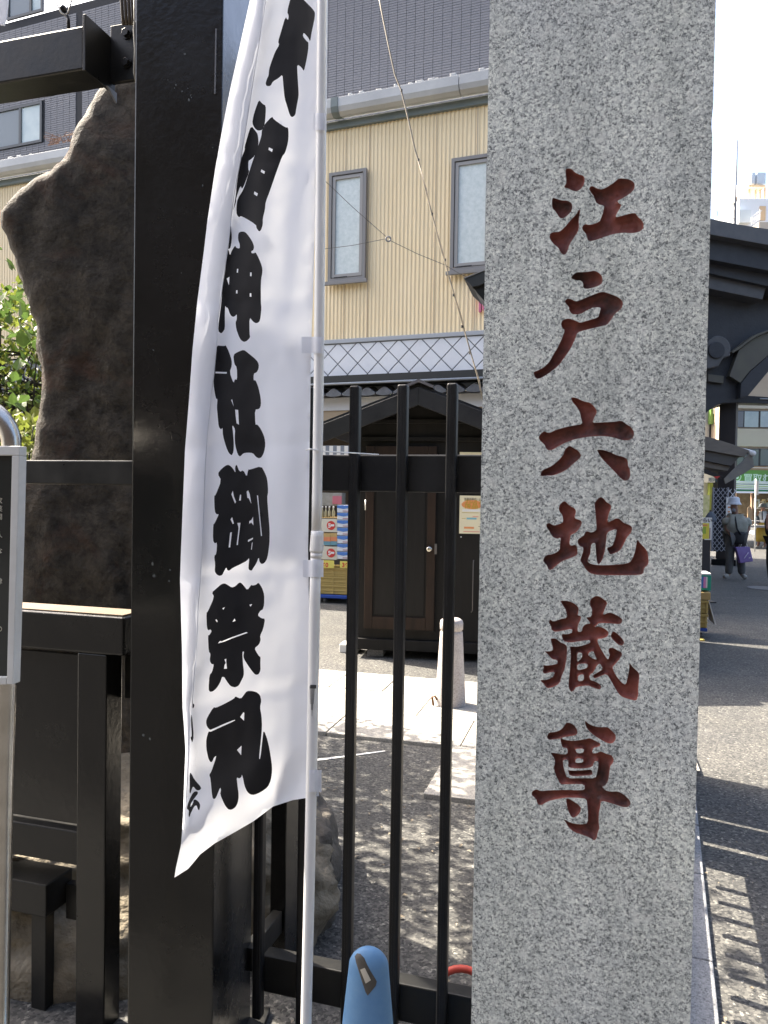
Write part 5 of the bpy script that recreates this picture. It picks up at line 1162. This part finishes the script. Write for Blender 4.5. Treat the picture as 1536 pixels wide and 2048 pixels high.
pl0 = MB().box(PT, -s, s, -s, s, .15, W(1453, 806, 19).z).build('pillar', M('gate_pillar', (.028, .022, .020), .6, col2=(.04, .031, .027), nscale=5, stretch=(1, 1, .2)), tgt, bevel=.015)
MB().box(PT, -.28, .28, -.28, .28, 0, .149).build('pillar_base', black_worn, tgt, bevel=.02)
# lattice screens fixed in front of the pillar
LT = Fr(0, (0, 17.6))
for nm, x0, x1, y0, y1, mt, pitch, lab in (('lattice_screen', 1428, 1453, 976, 1103, M('lattice_grey', (.36, .35, .37), .6), 9.2, 'tall grey diamond lattice screen beside the gate pillar behind the man'), ('lattice_screen', 1454.5, 1473, 978, 1003, M('lattice_white', (.66, .66, .68), .6), 11.5, 'short white diamond lattice piece above the poster near the man')):
    lt = thing(nm, LT.P(LT.pix(x0, y1)[0], 0, LT.pix(x0, y1)[1]), lab, 'lattice', 'lattice screens')
    u0, z1 = LT.pix(x0, y0); u1, z0 = LT.pix(x1, y1); ps = pitch * 17.6 / F_PX
    if y1 > 1050: MB().box(LT, u0, u1, .03, .06, z0, z1).build('dark_backing', M('backing', (.018, .018, .022), .8), lt)
    for sg in (1, -1):
        k = -40
        while k < 40:
            # line u - u0 = sg*(z - z0) + k*ps clipped to the rectangle
            pts = []
            for z in (z0, z1):
                u = u0 + k * ps + (z - z0) * .82 * sg; pts.append((u, z))
            (ua, za), (ub, zb_) = pts
            def cl_(ua, za, ub, zb_):
                for lim, s_ in ((u0, 1), (u1, -1)):
                    da, db = (ua - lim) * s_, (ub - lim) * s_
                    if da < 0 and db < 0: return None
                    if da < 0: t = da / (da - db); ua, za = ua + (ub - ua) * t, za + (zb_ - za) * t
                    elif db < 0: t = da / (da - db); ub, zb_ = ua + (ub - ua) * t, za + (zb_ - za) * t
                return ua, za, ub, zb_
            r = cl_(ua, za, ub, zb_); k += 1
            if r and math.dist(r[:2], r[2:]) > .03:
                n_off = 0 if sg > 0 else .012; h = .010
                ua, za, ub, zb_ = r
                MB().uzprism(LT, [(ua, za - h), (ub, zb_ - h), (ub, zb_ + h), (ua, za + h)], n_off, n_off + .01).build('slat', mt, lt)
    if y1 > 1050: MB().box(LT, u0 - .02, u0, -.005, .06, z0, z1 + .02).build('edge_strip', mt, lt); MB().box(LT, u1, u1 + .02, -.005, .06, z0, z1 + .02).build('edge_strip', mt, lt)
a, zt_ = LT.pix(1452.5, 994.5, -.05); b, zb_ = LT.pix(1472, 1045, -.05)
wp_ = thing('wall_poster', LT.P(a, -.05, zb_), 'white poster with orange print hung below the white lattice', 'poster')
MB().box(LT, a, b, -.055, -.05, zb_, zt_).build('paper', whitep, wp_)
for y in (1003, 1013, 1022): MB().box(LT, a + .04, a + .09, -.057, -.0555, LT.pix(1455, y + 3, -.05)[1], LT.pix(1455, y, -.05)[1]).build('print', orange, wp_)
# stall canopy
CN = Fr(0, (0, 13.5))
cn = thing('stall_canopy', CN.P(5.9, 0, 1.6), 'grey brown sloping stall canopy with hanging flap right of the stele', 'canopy')
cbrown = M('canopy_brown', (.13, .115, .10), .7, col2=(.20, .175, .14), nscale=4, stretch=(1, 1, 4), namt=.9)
def cpr(name, pts, n0, n1, mt): return MB().uzprism(CN, [CN.pix(x, y, n0) for x, y in pts], n0, n1).build(name, mt, cn, bevel=.004)
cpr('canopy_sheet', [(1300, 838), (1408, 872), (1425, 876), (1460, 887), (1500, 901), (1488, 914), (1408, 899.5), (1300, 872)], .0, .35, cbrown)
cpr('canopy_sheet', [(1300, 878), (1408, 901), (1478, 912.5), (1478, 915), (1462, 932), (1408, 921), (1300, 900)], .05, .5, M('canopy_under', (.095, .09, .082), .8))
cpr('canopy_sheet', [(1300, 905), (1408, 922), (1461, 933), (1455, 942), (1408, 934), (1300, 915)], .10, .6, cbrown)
cpr('frame_bar', [(1300, 930), (1408, 937), (1430, 946), (1448, 953), (1446, 957), (1428, 952), (1408, 945), (1300, 940)], .12, .2, M('frame_black', (.02, .02, .02), .5))
cpr('hanging_flap', [(1499, 903), (1504, 905), (1509, 933), (1490, 946), (1470, 957), (1451, 968), (1448, 958), (1462, 943), (1482, 925), (1492, 914)], -.03, -.01, M('flap_cloth', (.16, .155, .145), .8, col2=(.24, .22, .18), nscale=3))
c = CN.pix(1506, 907, -.06); MB().tube([CN.P(c[0], -.08, c[1]), CN.P(c[0], .5, c[1] + .1)], .048, 14).build('tube_end', M('white_tube', (.78, .78, .78), .5), cn, smooth=True)
MB().tube([CN.P(CN.pix(1404, 950)[0], .3, 0), CN.P(CN.pix(1404, 950)[0], .3, CN.pix(1404, 930)[1])], .03, 8).build('leg', M('frame_black', (.02, .02, .02), .5), cn, smooth=True)
cpr('red_scrap', [(1427, 953), (1441, 952), (1434, 958)], .0, .02, M('print_red', (.55, .04, .03), .6))
# ================================================================== SHOP ROW ACROSS THE STREET
SR = Fr(0, (0, 26.0))
shop = thing('green_shop', SR.P(12.5, 2, 0), 'cream shop building with green sign and green striped awning across the street', 'building')
def srp(name, x0, x1, y0, y1, n0, n1, mt, par=None, bev=0.0):
    a, zt_ = SR.pix(x0, y0, n0); b, zb_ = SR.pix(x1, y1, n0); return MB().box(SR, a, b, n0, n1, zb_, zt_).build(name, mt, par or shop, bevel=bev)
cream = M('shop_cream', (.52, .46, .36), .7, col2=(.56, .50, .40), nscale=1)
dfr = M('shop_dark_frame', (.03, .028, .03), .5)
srp('wall', 1474, 1700, 700, 936, 0, 6, M('shop_tan', (.42, .33, .24), .7, col2=(.47, .38, .28), nscale=1))
srp('wall_band', 1474, 1700, 808, 820, -.06, -.001, cream); srp('wall_band', 1474, 1700, 857, 896, -.06, -.001, cream)
for y0, y1 in ((821, 856), (897, 933)):
    wo = srp('window', 1474, 1600, y0, y1, -.05, -.001, dfr)
    for x0, x1, mt in ((1475, 1486.5, M('grey_curtain', (.18, .19, .21), .6)), (1489.5, 1516.5, curt), (1521.5, 1552, curt)):
        srp('pane', x0, x1, y0 + 1.5, y1 - 1.5, -.058, -.0505, mt if y0 < 860 else M('dim_pane', (.16, .18, .18), .2), wo)
srp('white_strip', 1474, 1700, 934, 939, -.09, -.001, whitep)
gsg = srp('sign_board', 1468, 1700, 939.5, 965, -.25, -.01, M('sign_green', (.13, .25, .055), .5, col2=(.15, .28, .06), nscale=2))
u, z = SR.pix(1486.5, 963, -.26); text('sign_text', '買取む', SR, u, -.256, z, .315, whitep, gsg, ext=.004, bold=.006)
cx, cz = SR.pix(1474, 954, -.26)
MB().tube([SR.P(cx + .13 * math.cos(k * math.pi / 10), -.256, cz + .13 * math.sin(k * math.pi / 10)) for k in range(21)], .018, 6).build('emblem_ring', whitep, gsg); MB().uzprism(SR, [(cx + .07 * math.cos(k * math.pi / 6), cz + .07 * math.sin(k * math.pi / 6)) for k in range(12)], -.257, -.251).build('emblem_dot', whitep, gsg)
srp('sign_rim', 1468, 1700, 965.3, 967.5, -.28, -.01, whitep)
for k, (y0, y1, cc) in enumerate(((968, 970.5, (.06, .22, .10)), (970.6, 975.5, (.34, .52, .10)), (975.6, 978, (.28, .46, .10)), (978.1, 985.5, (.04, .20, .10)))):
    srp('awning_stripe', 1468, 1700, y0, y1, -.9 - .06 * k, -.3, M('awning_%d' % k, cc, .6))
srp('shop_back', 1474, 1700, 986, 1052, 1.2, 1.3, M('shop_inside', (.12, .09, .06), .9, col2=(.26, .22, .17), nscale=4, namt=.9))
brn = M('shop_brown', (.24, .15, .10), .6)
for x in (1472.5, 1504.5): srp('door_post', x, x + 1.8, 986, 1050, -.1, .02, brn)
srp('door_head', 1472.5, 1700, 987, 990, -.1, .02, brn)
srp('shop_shelf', 1507, 1700, 1016, 1020, .3, .7, whitep); srp('shop_floor_step', 1474, 1700, 1050, 1058, -.5, 1.2, M('step_grey', (.30, .29, .28), .8))
for k in range(9):
    srp('display_item', 1508 + k * 4.2, 1511 + k * 4.2, 996 + (k * 7) % 11, 1015, .4, .6, [box_w, bot, curt, tan_c][k % 4])
ws = thing('wooden_sign', SR.P(SR.pix(1499, 1050)[0], -.9, 0), 'rounded wooden board standing in front of the green shop', 'sign')
MB().uzprism(SR, [SR.pix(x, y, -.9) for x, y in ((1495.5, 1047), (1495.5, 1018), (1497, 1014), (1499.5, 1013), (1502, 1014), (1503.5, 1018), (1503.5, 1047))], -.9, -.86).build('board', M('pine', (.34, .24, .14), .6), ws)
fl_ = thing('banner_stand', SR.P(SR.pix(1511, 1050)[0], -2, 0), 'white pole with narrow vertical printed strip before the green shop', 'pole')
p0, p1 = SR.pix(1510.8, 1052, -2), SR.pix(1511.8, 958, -2)
MB().tube([SR.P(p0[0], -2, 0), SR.P(p1[0], -2, p1[1])], .022, 8).build('pole_tube', white_pl, fl_, smooth=True)
a, zt_ = SR.pix(1513, 961, -2.03); b, zb_ = SR.pix(1517, 990, -2.03)
MB().box(SR, a, b, -2.03, -2.02, zb_, zt_).build('printed_strip', M('strip_cream', (.66, .58, .50), .6), fl_)
srp('rail', 1495, 1530, 1041, 1042.5, -1.5, -1.45, whitep)
# neighbour building further left, seen past the pillar
nbld = thing('pale_building', SR.P(11, 3, 0), 'pale sunlit building with green hanging sign seen past the gate pillar', 'building')
def nbp(name, x0, x1, y0, y1, n0, n1, mt): return srp(name, x0, x1, y0, y1, n0, n1, mt, nbld)
nbp('wall', 1380, 1424, 800, 1000, 2, 6, M('pale_wall', (.70, .67, .60), .8)); 
nbp('sign_panel', 1421.5, 1433, 815, 848, 1.7, 1.9, M('sign_green', (.13, .25, .055), .5)); nbp('sign_white', 1427, 1433, 815, 828, 1.66, 1.69, whitep)
nbp('dark_front', 1421, 1440, 848, 1030, 1.9, 5, dfr)
nbp('sign_lower', 1405, 1430, 948, 965, 1.5, 1.9, whitep); text('sign_text', '眼科', SR, SR.pix(1417, 963, 1.48)[0], 1.49, SR.pix(1417, 963, 1.48)[1], .16, M('print_blue', (.05, .12, .25), .6), nbld, ext=.002)
nbp('green_post', 1420, 1425, 966, 1020, 1.6, 1.8, M('olive_sign', (.26, .30, .06), .6)); nbp('shop_inside', 1400, 1418, 990, 1045, 1.4, 1.6, M('leafy_poster', (.22, .30, .14), .8, col2=(.5, .52, .42), nscale=7, namt=.8))
# far white apartment block with roof tank
FB = Fr(0, (0, 62.0))
fb = thing('white_apartment', FB.P(30, 6, 0), 'overexposed white apartment block with water tank on its roof, far right', 'building')
def fbp(name, x0, x1, y0, y1, n0, n1, mt, bev=0.0):
    a, zt_ = FB.pix(x0, y0, n0); b, zb_ = FB.pix(x1, y1, n0); return MB().box(FB, a, b, n0, n1, zb_, zt_).build(name, mt, fb, bevel=bev)
fw_ = M('far_white', (.66, .69, .72), .8); ft = M('far_tank', (.40, .47, .55), .6); fo = M('far_tan', (.55, .40, .25), .8)
fbp('wall', 1478.5, 1640, 397, 1040, 0, 14, fw_); fbp('stair_wall', 1478.6, 1502, 419, 445, -.4, -.01, M('far_grey', (.55, .60, .62), .8)); fbp('door', 1520, 1531, 412, 440, -.1, -.01, fo)
fbp('tank', 1503, 1512, 344.5, 369, 3, 6, ft, .1); fbp('tank', 1513.8, 1532, 344, 369, 3, 6, ft, .1)
fbp('tank_platform', 1498, 1531, 369.3, 374, 2.5, 6.5, fo)
for x in (1499, 1512, 1521, 1530): fbp('tank_leg', x, x + 1.3, 374.2, 397, 3, 3.2, fo)
for k in range(6): fbp('rail_post', 1503 + k * 3.4, 1503.6 + k * 3.4, 434 - k * 3, 450 - k * 2, -.9, -.85, fw_)
MB().prism([FB.P(*((lambda q: (q[0], -.9, q[1]))(FB.pix(x, y, -.9)))) for x, y in ((1503, 435), (1524, 420), (1524, 421.5), (1503, 436.5))], (0, .05, 0)).build('stair_rail', fw_, fb)
fbp('awning', 1518, 1600, 444, 462, -3, -.5, M('far_tan2', (.50, .42, .33), .8))
an = thing('antenna_mast', W(1471, 440, 55), 'thin antenna mast against the white sky beside the far block', 'antenna')
am = M('mast_grey', (.14, .14, .15), .6)
b0 = W(1470, 470, 55); b0.z = 0
MB().tube([b0, W(1471, 395, 55)], .10, 6).build('mast_base', am, an); MB().tube([W(1471, 395, 55), W(1475, 281, 55)], [.06, .03], 6).build('mast', am, an)
MB().tube([W(1464, 411, 55), W(1474, 401, 55)], .05, 5).build('antenna_arm', am, an)
for a_, b_ in (((1434, 422), (1434, 437)), ((1434, 437), (1468, 437)), ((1468, 420), (1468, 437))): MB().tube([W(*a_, 55), W(*b_, 55)], .035, 5).build('wire', am, an)
# ================================================================== STREET GOODS, RIGHT OF THE STELE
CR = Fr(14, G(1404, 1279))
def cp(px, py, n=0.0): return CR.pix(px, py, n)
cl0 = cp(1340, 1250)[0]
d2 = thing('dolly', CR.P(cl0 + .3, .3, 0), 'blue dolly under yellow crates in the street right of the stele', 'dolly')
MB().box(CR, cl0, cp(1415, 1260)[0], 0, .5, cp(1404, 1263)[1], cp(1404, 1256.5)[1]).build('platform', dolly_b, d2, bevel=.008)
for u in (cl0 + .06, cp(1404, 1268)[0]):
    for n in (.06, .42): MB().tube([CR.P(u - .015, n, .035), CR.P(u + .015, n, .035)], .035, 12).build('caster', wheel_m, d2, smooth=True)
for k, (y0, y1) in enumerate(((1256, 1228), (1227.5, 1201))):
    crate(CR, cl0 + .01, cp(1415 + k, 1230)[0], .01, .48, cp(1404, y0)[1], cp(1404, y1)[1], 'yellow crate, %s of two on the dolly right of the stele' % ('lower', 'upper')[k])
def cbox(name, x0, x1, y0, y1, mt, label, cat, n=0.0, d=.35):
    a, zt_ = cp(x0, y0, n); b, zb_ = cp(x1, y1, n); t_ = thing(name, CR.P((a + b) / 2, n, zb_), label, cat)
    MB().box(CR, a, b, n, n + d, zb_ + .001, zt_).build('carton', mt, t_, bevel=.004); return t_, a, b, zb_, zt_
cbox('carton_box', 1340, 1421, 1182, 1200.5, tan_c, 'brown carton standing on the yellow crates right of the stele', 'box')
t_, a, b, zb_, zt_ = cbox('detergent_box', 1380, 1422, 1149, 1181.5, M('box_green', (.02, .30, .20), .5), 'colourful pink and green box on top of the brown carton', 'box', n=.05)
for x0, x1, mt in ((1400, 1407, box_b), (1407.2, 1412, M('box_pink', (.70, .25, .50), .5)), (1412.2, 1415, whitep)):
    a, _ = cp(x0, 1160, .045); b, _ = cp(x1, 1160, .045); MB().box(CR, a, b, .045, .0495, zb_ + .03, zt_ - .02).build('print_panel', mt, t_)
MB().box(CR, cp(1380, 1150, .05)[0], cp(1422, 1150, .05)[0], .05, .4, zt_ + .001, zt_ + .02).build('lid', whitep, t_)
lb = thing('leaning_board', CR.P(cp(1424, 1250)[0], .1, 0), 'white board leaning against the yellow crates in the street', 'board')
MB().uzprism(CR, [cp(x, y, .1) for x, y in ((1416.5, 1204), (1418, 1204), (1430.5, 1248), (1428.5, 1248.5))], .05, .5).build('panel', whitep, lb)
ws_ = MB().box(CR, cp(1390, 1280)[0], cp(1407, 1280)[0], -.12, -.02, .002, cp(1400, 1275)[1]); tag(ws_.build('wheel_stop', M('wheel_yellow', (.62, .46, .12), .6), bevel=.01), 'small yellow block on the asphalt below the blue dolly', 'block')
# shop tags and stand beside the gate
YS = Fr(0, (0, 12.0))
def ysp(x0, x1, y0, y1, n0, n1): 
    a, zt_ = YS.pix(x0, y0, n0); b, zb_ = YS.pix(x1, y1, n0); return a, b, zb_, zt_
a, b, c, d = ysp(1395, 1423, 1035, 1080, 0, 0)
sb_ = thing('white_signboard', YS.P((a + b) / 2, .1, 0), 'white signboard with black kana and red marks beside the stele edge', 'sign')
MB().box(YS, a, b, 0, .03, c, d).build('board', whitep, sb_); text('sign_text', 'らい', YS, YS.pix(1405.5, 1046, -.01)[0], -.004, YS.pix(1405.5, 1044, -.01)[1], .075, darkp, sb_, ext=.001, bold=.002)
MB().box(YS, b - .035, b - .022, -.003, -.0005, c + .02, c + .19).build('red_print', M('print_wine', (.20, .05, .08), .6), sb_)
MB().box(YS, a + .02, b - .02, .01, .06, .02, c - .001).build('stand', dfr, sb_); MB().box(YS, a - .05, b + .05, -.12, .18, 0, .019).build('stand_foot', dfr, sb_)
a, b, c, d = ysp(1398, 1418, 1046, 1078, -.2, -.2)
yt = thing('yellow_tag', YS.P(a, -.2, 0), 'yellow sale sign with green print hanging in front of white signboard', 'sign')
MB().box(YS, a, b, -.2, -.18, c, d).build('card', M('tag_yellow', (.70, .58, .06), .6), yt); MB().box(YS, a + .06, b - .05, -.203, -.2005, c + .08, d - .06).build('green_print', M('tag_green', (.30, .42, .05), .6), yt); MB().box(YS, a + .04, b - .03, -.203, -.2005, d - .045, d - .02).build('orange_print', orange, yt)
MB().box(YS, (a + b) / 2 - .012, (a + b) / 2 + .012, -.195, -.18, 0, c - .001).build('stake', dfr, yt)
ub = thing('folded_umbrella', YS.P(YS.pix(1420, 1030)[0], 3, 1.0), 'blue grey umbrella cloth behind the white signboard', 'umbrella')
MB().lathe(LT.P(LT.pix(1421, 1040, -1)[0], -1, LT.pix(1421, 1043, -1)[1]), [(.01, .22), (.05, .19), (.10, .12), (.14, .03), (.13, 0)][::-1], 10, sy=.5).build('canopy', M('umbrella_blue', (.10, .115, .14), .8), ub, smooth=False)
MB().tube([LT.P(LT.pix(1421, 1040, -1)[0], -1, 0), LT.P(LT.pix(1421, 1040, -1)[0], -1, LT.pix(1421, 1040, -1)[1])], .012, 6).build('shaft', dfr, ub)
# ================================================================== PEOPLE
skin_m = M('skin', (.30, .165, .115), .55); skin_d = M('skin_shade', (.26, .14, .10), .55)
def person(base, label, J, rad, clothes, k=1.0):
    """J: joints in metres about the feet (x right, y away, z up)"""
    t_ = thing('person', base, label, 'person')
    names = list(J); idx = {n: i for i, n in enumerate(names)}
    E = [('pelvis', 'spine'), ('spine', 'chest'), ('chest', 'collar'), ('collar', 'neck'), ('neck', 'head'), ('head', 'crown'), ('chest', 'sl'), ('sl', 'el'), ('el', 'wl'), ('wl', 'hl'), ('chest', 'sr'), ('sr', 'er'), ('er', 'wr'), ('wr', 'hr'),
         ('pelvis', 'hipl'), ('hipl', 'kl'), ('kl', 'al'), ('al', 'tl'), ('pelvis', 'hipr'), ('hipr', 'kr'), ('kr', 'ar'), ('ar', 'tr'), ('head', 'nose')]
    E = [(a, b) for a, b in E if a in idx and b in idx]
    def mk(nm, sub_names, grow, mt, parent):
        ii = [n for n in names if n in sub_names]; mp = {n: i for i, n in enumerate(ii)}
        ed = [(mp[a], mp[b]) for a, b in E if a in mp and b in mp]
        me = skin([Vector(J[n]) * k for n in ii], ed, [tuple(r_ * k * grow.get(n, 1.0) for r_ in (rad[n] if isinstance(rad[n], tuple) else (rad[n], rad[n]))) for n in ii])
        return mesh_obj(nm, me, mt, parent, base)
    mk('body', names, {}, skin_m, t_)
    for nm, ns, grow, mt in clothes: mk(nm, ns, grow, mt, t_)
    return t_
RAD = dict(pelvis=(.145, .11), spine=(.15, .115), chest=(.15, .105), collar=(.085, .075), neck=.052, head=(.095, .115), crown=(.08, .10), nose=.014, sl=.05, el=.042, wl=.032, hl=.038, sr=.05, er=.042, wr=.032, hr=.038, hipl=.09, kl=.06, al=.042, tl=.04, hipr=.09, kr=.06, ar=.042, tr=.04)
mbase = G(1468, 1158)
Jm = dict(pelvis=(0, 0, .86), spine=(0, -.01, 1.02), chest=(.01, 0, 1.19), collar=(-.005, 0, 1.275), neck=(-.02, -.01, 1.33), head=(-.045, -.03, 1.44), crown=(-.04, -.01, 1.52), nose=(-.135, -.07, 1.45), sl=(-.165, 0, 1.25), el=(-.20, -.04, 1.04), wl=(-.15, -.14, .90), hl=(-.12, -.17, .86), sr=(.185, 0, 1.25), er=(.265, -.02, 1.03), wr=(.17, -.10, .87), hr=(.13, -.12, .79),
          hipl=(-.09, 0, .84), kl=(-.105, -.02, .46), al=(-.11, .0, .085), tl=(-.24, -.06, .035), hipr=(.09, 0, .84), kr=(.12, -.01, .46), ar=(.155, .0, .085), tr=(.19, -.13, .035))
shirt = M('shirt_olive_grey', (.26, .26, .215), .85, col2=(.32, .32, .27), nscale=12, bump=.3, bscale=15)
trous = M('trousers_charcoal', (.10, .10, .10), .85, col2=(.14, .14, .135), nscale=10)
shoe = M('shoe_beige', (.34, .33, .30), .7)
man = person(mbase, 'man in pale bucket hat and olive shirt holding a purple bag', Jm, RAD, [
    ('shirt', ['spine', 'chest', 'collar', 'sl', 'sr', 'pelvis'], {'collar': 1.75, 'pelvis': 1.65, 'spine': 1.65, 'chest': 1.5, 'sl': 2.1, 'sr': 2.1}, shirt),
    ('trousers', ['pelvis', 'hipl', 'kl', 'al', 'hipr', 'kr', 'ar'], {'pelvis': 1.3, 'kl': 1.5, 'kr': 1.5, 'al': 1.75, 'ar': 1.75, 'hipl': 1.25, 'hipr': 1.25}, trous),
    ('shoe', ['al', 'tl'], {'al': 1.05, 'tl': 1.35}, shoe), ('shoe', ['ar', 'tr'], {'ar': 1.05, 'tr': 1.35}, shoe)])
for nm, a, b in (('sleeve', 'sl', 'el'), ('sleeve', 'sr', 'er')):
    A, B = Vector(Jm[a]), Vector(Jm[b]); me = skin([A, A.lerp(B, .45), A.lerp(B, .85)], [(0, 1), (1, 2)], [.10, .105, .11]); mesh_obj(nm, me, shirt, man, mbase)
hat_m = M('hat_pale', (.58, .61, .66), .8)
hb = mbase + Vector((-.045, -.015, 1.535))
MB().lathe(hb, [(.140, -.03), (.142, -.022), (.118, .015), (.108, .03), (.100, .10), (.075, .125), (.02, .132)], 20, sy=1.1).build('hat', hat_m, man, smooth=True)
me = skin([Vector((-.115, -.06, 1.395)), Vector((-.085, -.095, 1.39)), Vector((-.045, -.095, 1.395))], [(0, 1), (1, 2)], [.045, .05, .04]); mesh_obj('mask', me, M('mask_grey', (.22, .22, .24), .8), man, mbase)
MB().tube([mbase + Vector(v) for v in ((-.07, -.10, 1.31), (-.07, -.16, 1.2), (-.06, -.21, 1.02), (.02, -.20, .92))], .016, 6).build('strap', M('strap_black', (.012, .012, .014), .7), man, smooth=True)
MB().lathe(mbase + Vector((.02, -.14, .72)), [(.10, 0), (.13, .04), (.13, .2), (.10, .25)], 14, sy=.45).build('shoulder_bag', M('strap_black', (.012, .012, .014), .7), man, smooth=True)
HN = Fr(0, mbase)
for j in range(4):
    p = Vector(Jm['hr']) + Vector((-.022 + .014 * j, -.02, -.01)); me = skin([p, p + Vector((-.004, -.015, -.03)), p + Vector((-.004, .012, -.045))], [(0, 1), (1, 2)], [.0095, .009, .008], 1); mesh_obj('finger', me, skin_m, man, mbase)
bagc = mbase + Vector((.11, -.16, 0))
pb = thing('purple_bag', bagc + Vector((0, 0, .32)), 'shiny purple shopping bag with white handles held by the man', 'bag')
BG = Fr(-6, bagc)
prp = M('bag_purple', (.16, .085, .30), .35, col2=(.24, .17, .40), nscale=3, namt=.9)
MB().prism([BG.P(*p) for p in ((-.19, -.03, .66), (.11, -.03, .67), (.17, -.06, .38), (-.10, -.06, .34))], BG.n * .09).build('sack', prp, pb, bevel=.012)
for dn in (0, .06): MB().tube([BG.P(-.09, -.02 + dn, .66), BG.P(-.06, -.01 + dn, .72), BG.P(.0, .01 + dn * .3, .765), BG.P(.05, -.01 + dn, .72), BG.P(.06, -.02 + dn, .66)], .007, 6).build('handle', whitep, pb, smooth=True)
MB().tube([BG.P(.06, -.063, .56), BG.P(-.03, -.066, .44)], .010, 6).build('print_motif', M('bag_print', (.62, .55, .75), .5), pb); MB().tube([BG.P(.075, -.064, .445), BG.P(.10, -.064, .455)], .009, 6).build('print_motif', whitep, pb)
# woman walking away
wbase = G(1524, 1096)
Jw = dict(pelvis=(0, 0, .80), spine=(0, 0, .96), chest=(0, .0, 1.13), collar=(0, 0, 1.22), neck=(0, 0, 1.28), head=(0, 0, 1.37), crown=(0, 0, 1.43), sl=(-.14, 0, 1.20), el=(-.19, .02, .97), wl=(-.17, -.04, .78), hl=(-.17, -.05, .71), sr=(.14, 0, 1.20), er=(.19, .02, .97), wr=(.17, -.06, .80), hr=(.16, -.08, .74), hipl=(-.08, 0, .77), kl=(-.09, 0, .42), al=(-.10, .06, .08), tl=(-.11, .18, .03), hipr=(.08, 0, .77), kr=(.08, -.02, .42), ar=(.06, -.08, .08), tr=(.06, .03, .03))
wtop = M('top_white', (.60, .61, .66), .85); wsk = M('skirt_mustard', (.38, .27, .05), .85)
wom = person(wbase, 'woman in grey hat, white top and mustard skirt walking away', Jw, {n: (tuple(v * .92 for v in r_) if isinstance(r_, tuple) else r_ * .92) for n, r_ in RAD.items()}, [('top', ['spine', 'chest', 'collar', 'sl', 'sr', 'pelvis'], {'collar': 1.7, 'pelvis': 1.3, 'spine': 1.35, 'chest': 1.18, 'sl': 1.6, 'sr': 1.6}, wtop), ('shoe', ['al', 'tl'], {'tl': 1.3}, whitep), ('shoe', ['ar', 'tr'], {'tr': 1.3}, whitep)])
MB().lathe(wbase + Vector((0, 0, .22)), [(.25, 0), (.235, .2), (.19, .5), (.15, .62), (.14, .64)], 18, sy=.8).build('skirt', wsk, wom, smooth=True)
MB().lathe(wbase + Vector((0, 0, 1.385)), [(.150, -.015), (.15, -.01), (.112, .02), (.105, .09), (.07, .115), (.01, .12)], 18).build('hat', M('hat_grey', (.17, .19, .21), .8), wom, smooth=True)
for sx_ in (-.08, .08): MB().tube([wbase + Vector((sx_, -.10, 1.26)), wbase + Vector((sx_ * 1.1, -.145, 1.1)), wbase + Vector((sx_, -.14, .95))], .016, 6).build('strap', M('strap_black', (.012, .012, .014), .7), wom, smooth=True)
MB().lathe(wbase + Vector((-.20, -.02, .84)), [(.05, 0), (.09, .03), (.08, .18), (.03, .24)], 12).build('handbag', M('handbag_grey', (.05, .06, .075), .7), wom, smooth=True)
# person in dark clothes cut by the right edge
dbase = G(1551, 1172)
Jd = dict(pelvis=(0, 0, .88), spine=(0, 0, 1.06), chest=(0, 0, 1.27), collar=(0, 0, 1.36), neck=(0, 0, 1.42), head=(0, -.01, 1.53), crown=(0, 0, 1.60), sl=(-.17, 0, 1.34), el=(-.20, -.06, 1.06), wl=(-.08, -.24, 1.10), hl=(-.02, -.27, 1.13), sr=(.17, 0, 1.34), er=(.22, -.02, 1.06), wr=(.15, -.18, .98), hr=(.10, -.22, 1.0), hipl=(-.09, 0, .84), kl=(-.10, 0, .46), al=(-.07, .02, .085), tl=(-.10, -.12, .035), hipr=(.09, 0, .84), kr=(.1, 0, .46), ar=(.1, .02, .085), tr=(.12, -.12, .035))
blk = M('clothes_black', (.013, .013, .016), .8)
dk = person(dbase, 'person in black clothes with bare forearm, cut by the right edge', Jd, RAD, [('shirt', ['spine', 'chest', 'collar', 'sl', 'sr', 'pelvis'], {'collar': 1.7, 'pelvis': 1.5, 'spine': 1.5, 'chest': 1.2, 'sl': 1.7, 'sr': 1.7}, blk), ('trousers', ['pelvis', 'hipl', 'kl', 'al', 'hipr', 'kr', 'ar'], {'pelvis': 1.15, 'kl': 1.5, 'kr': 1.5, 'al': 1.4, 'ar': 1.4, 'hipl': 1.15, 'hipr': 1.15}, blk)])
MB().lathe(dbase + Vector((0, 0, 1.49)), [(.085, -.04), (.10, .0), (.10, .08), (.07, .13), (.01, .145)], 16).build('hair', M('hair_dark', (.012, .01, .009), .6), dk, smooth=True)
# ================================================================== ADDED UNSEEN FACADE BEHIND THE VIEWPOINT (darkens reflections in the black paint)
OB = Fr(0, (0, -11.0))
ob_ = thing('reflection_building', (0, -13, 0), 'unseen dark building added behind the viewpoint to darken reflections in black paint', 'building')
MB().box(OB, -26, 26, -6, 0, 0, 12.5).build('wall', M('dark_reflection_wall', (.024, .019, .017), .9, spec=.1, col2=(.034, .026, .022), nscale=3), ob_)
for i in range(13):
    for z in (1.0, 4.2, 7.0, 9.8): MB().box(OB, -24.5 + i * 3.9, -22.6 + i * 3.9, .001, .05, z, z + 1.6).build('window', M('dark_window', (.015, .017, .018), .6, spec=.2), ob_)
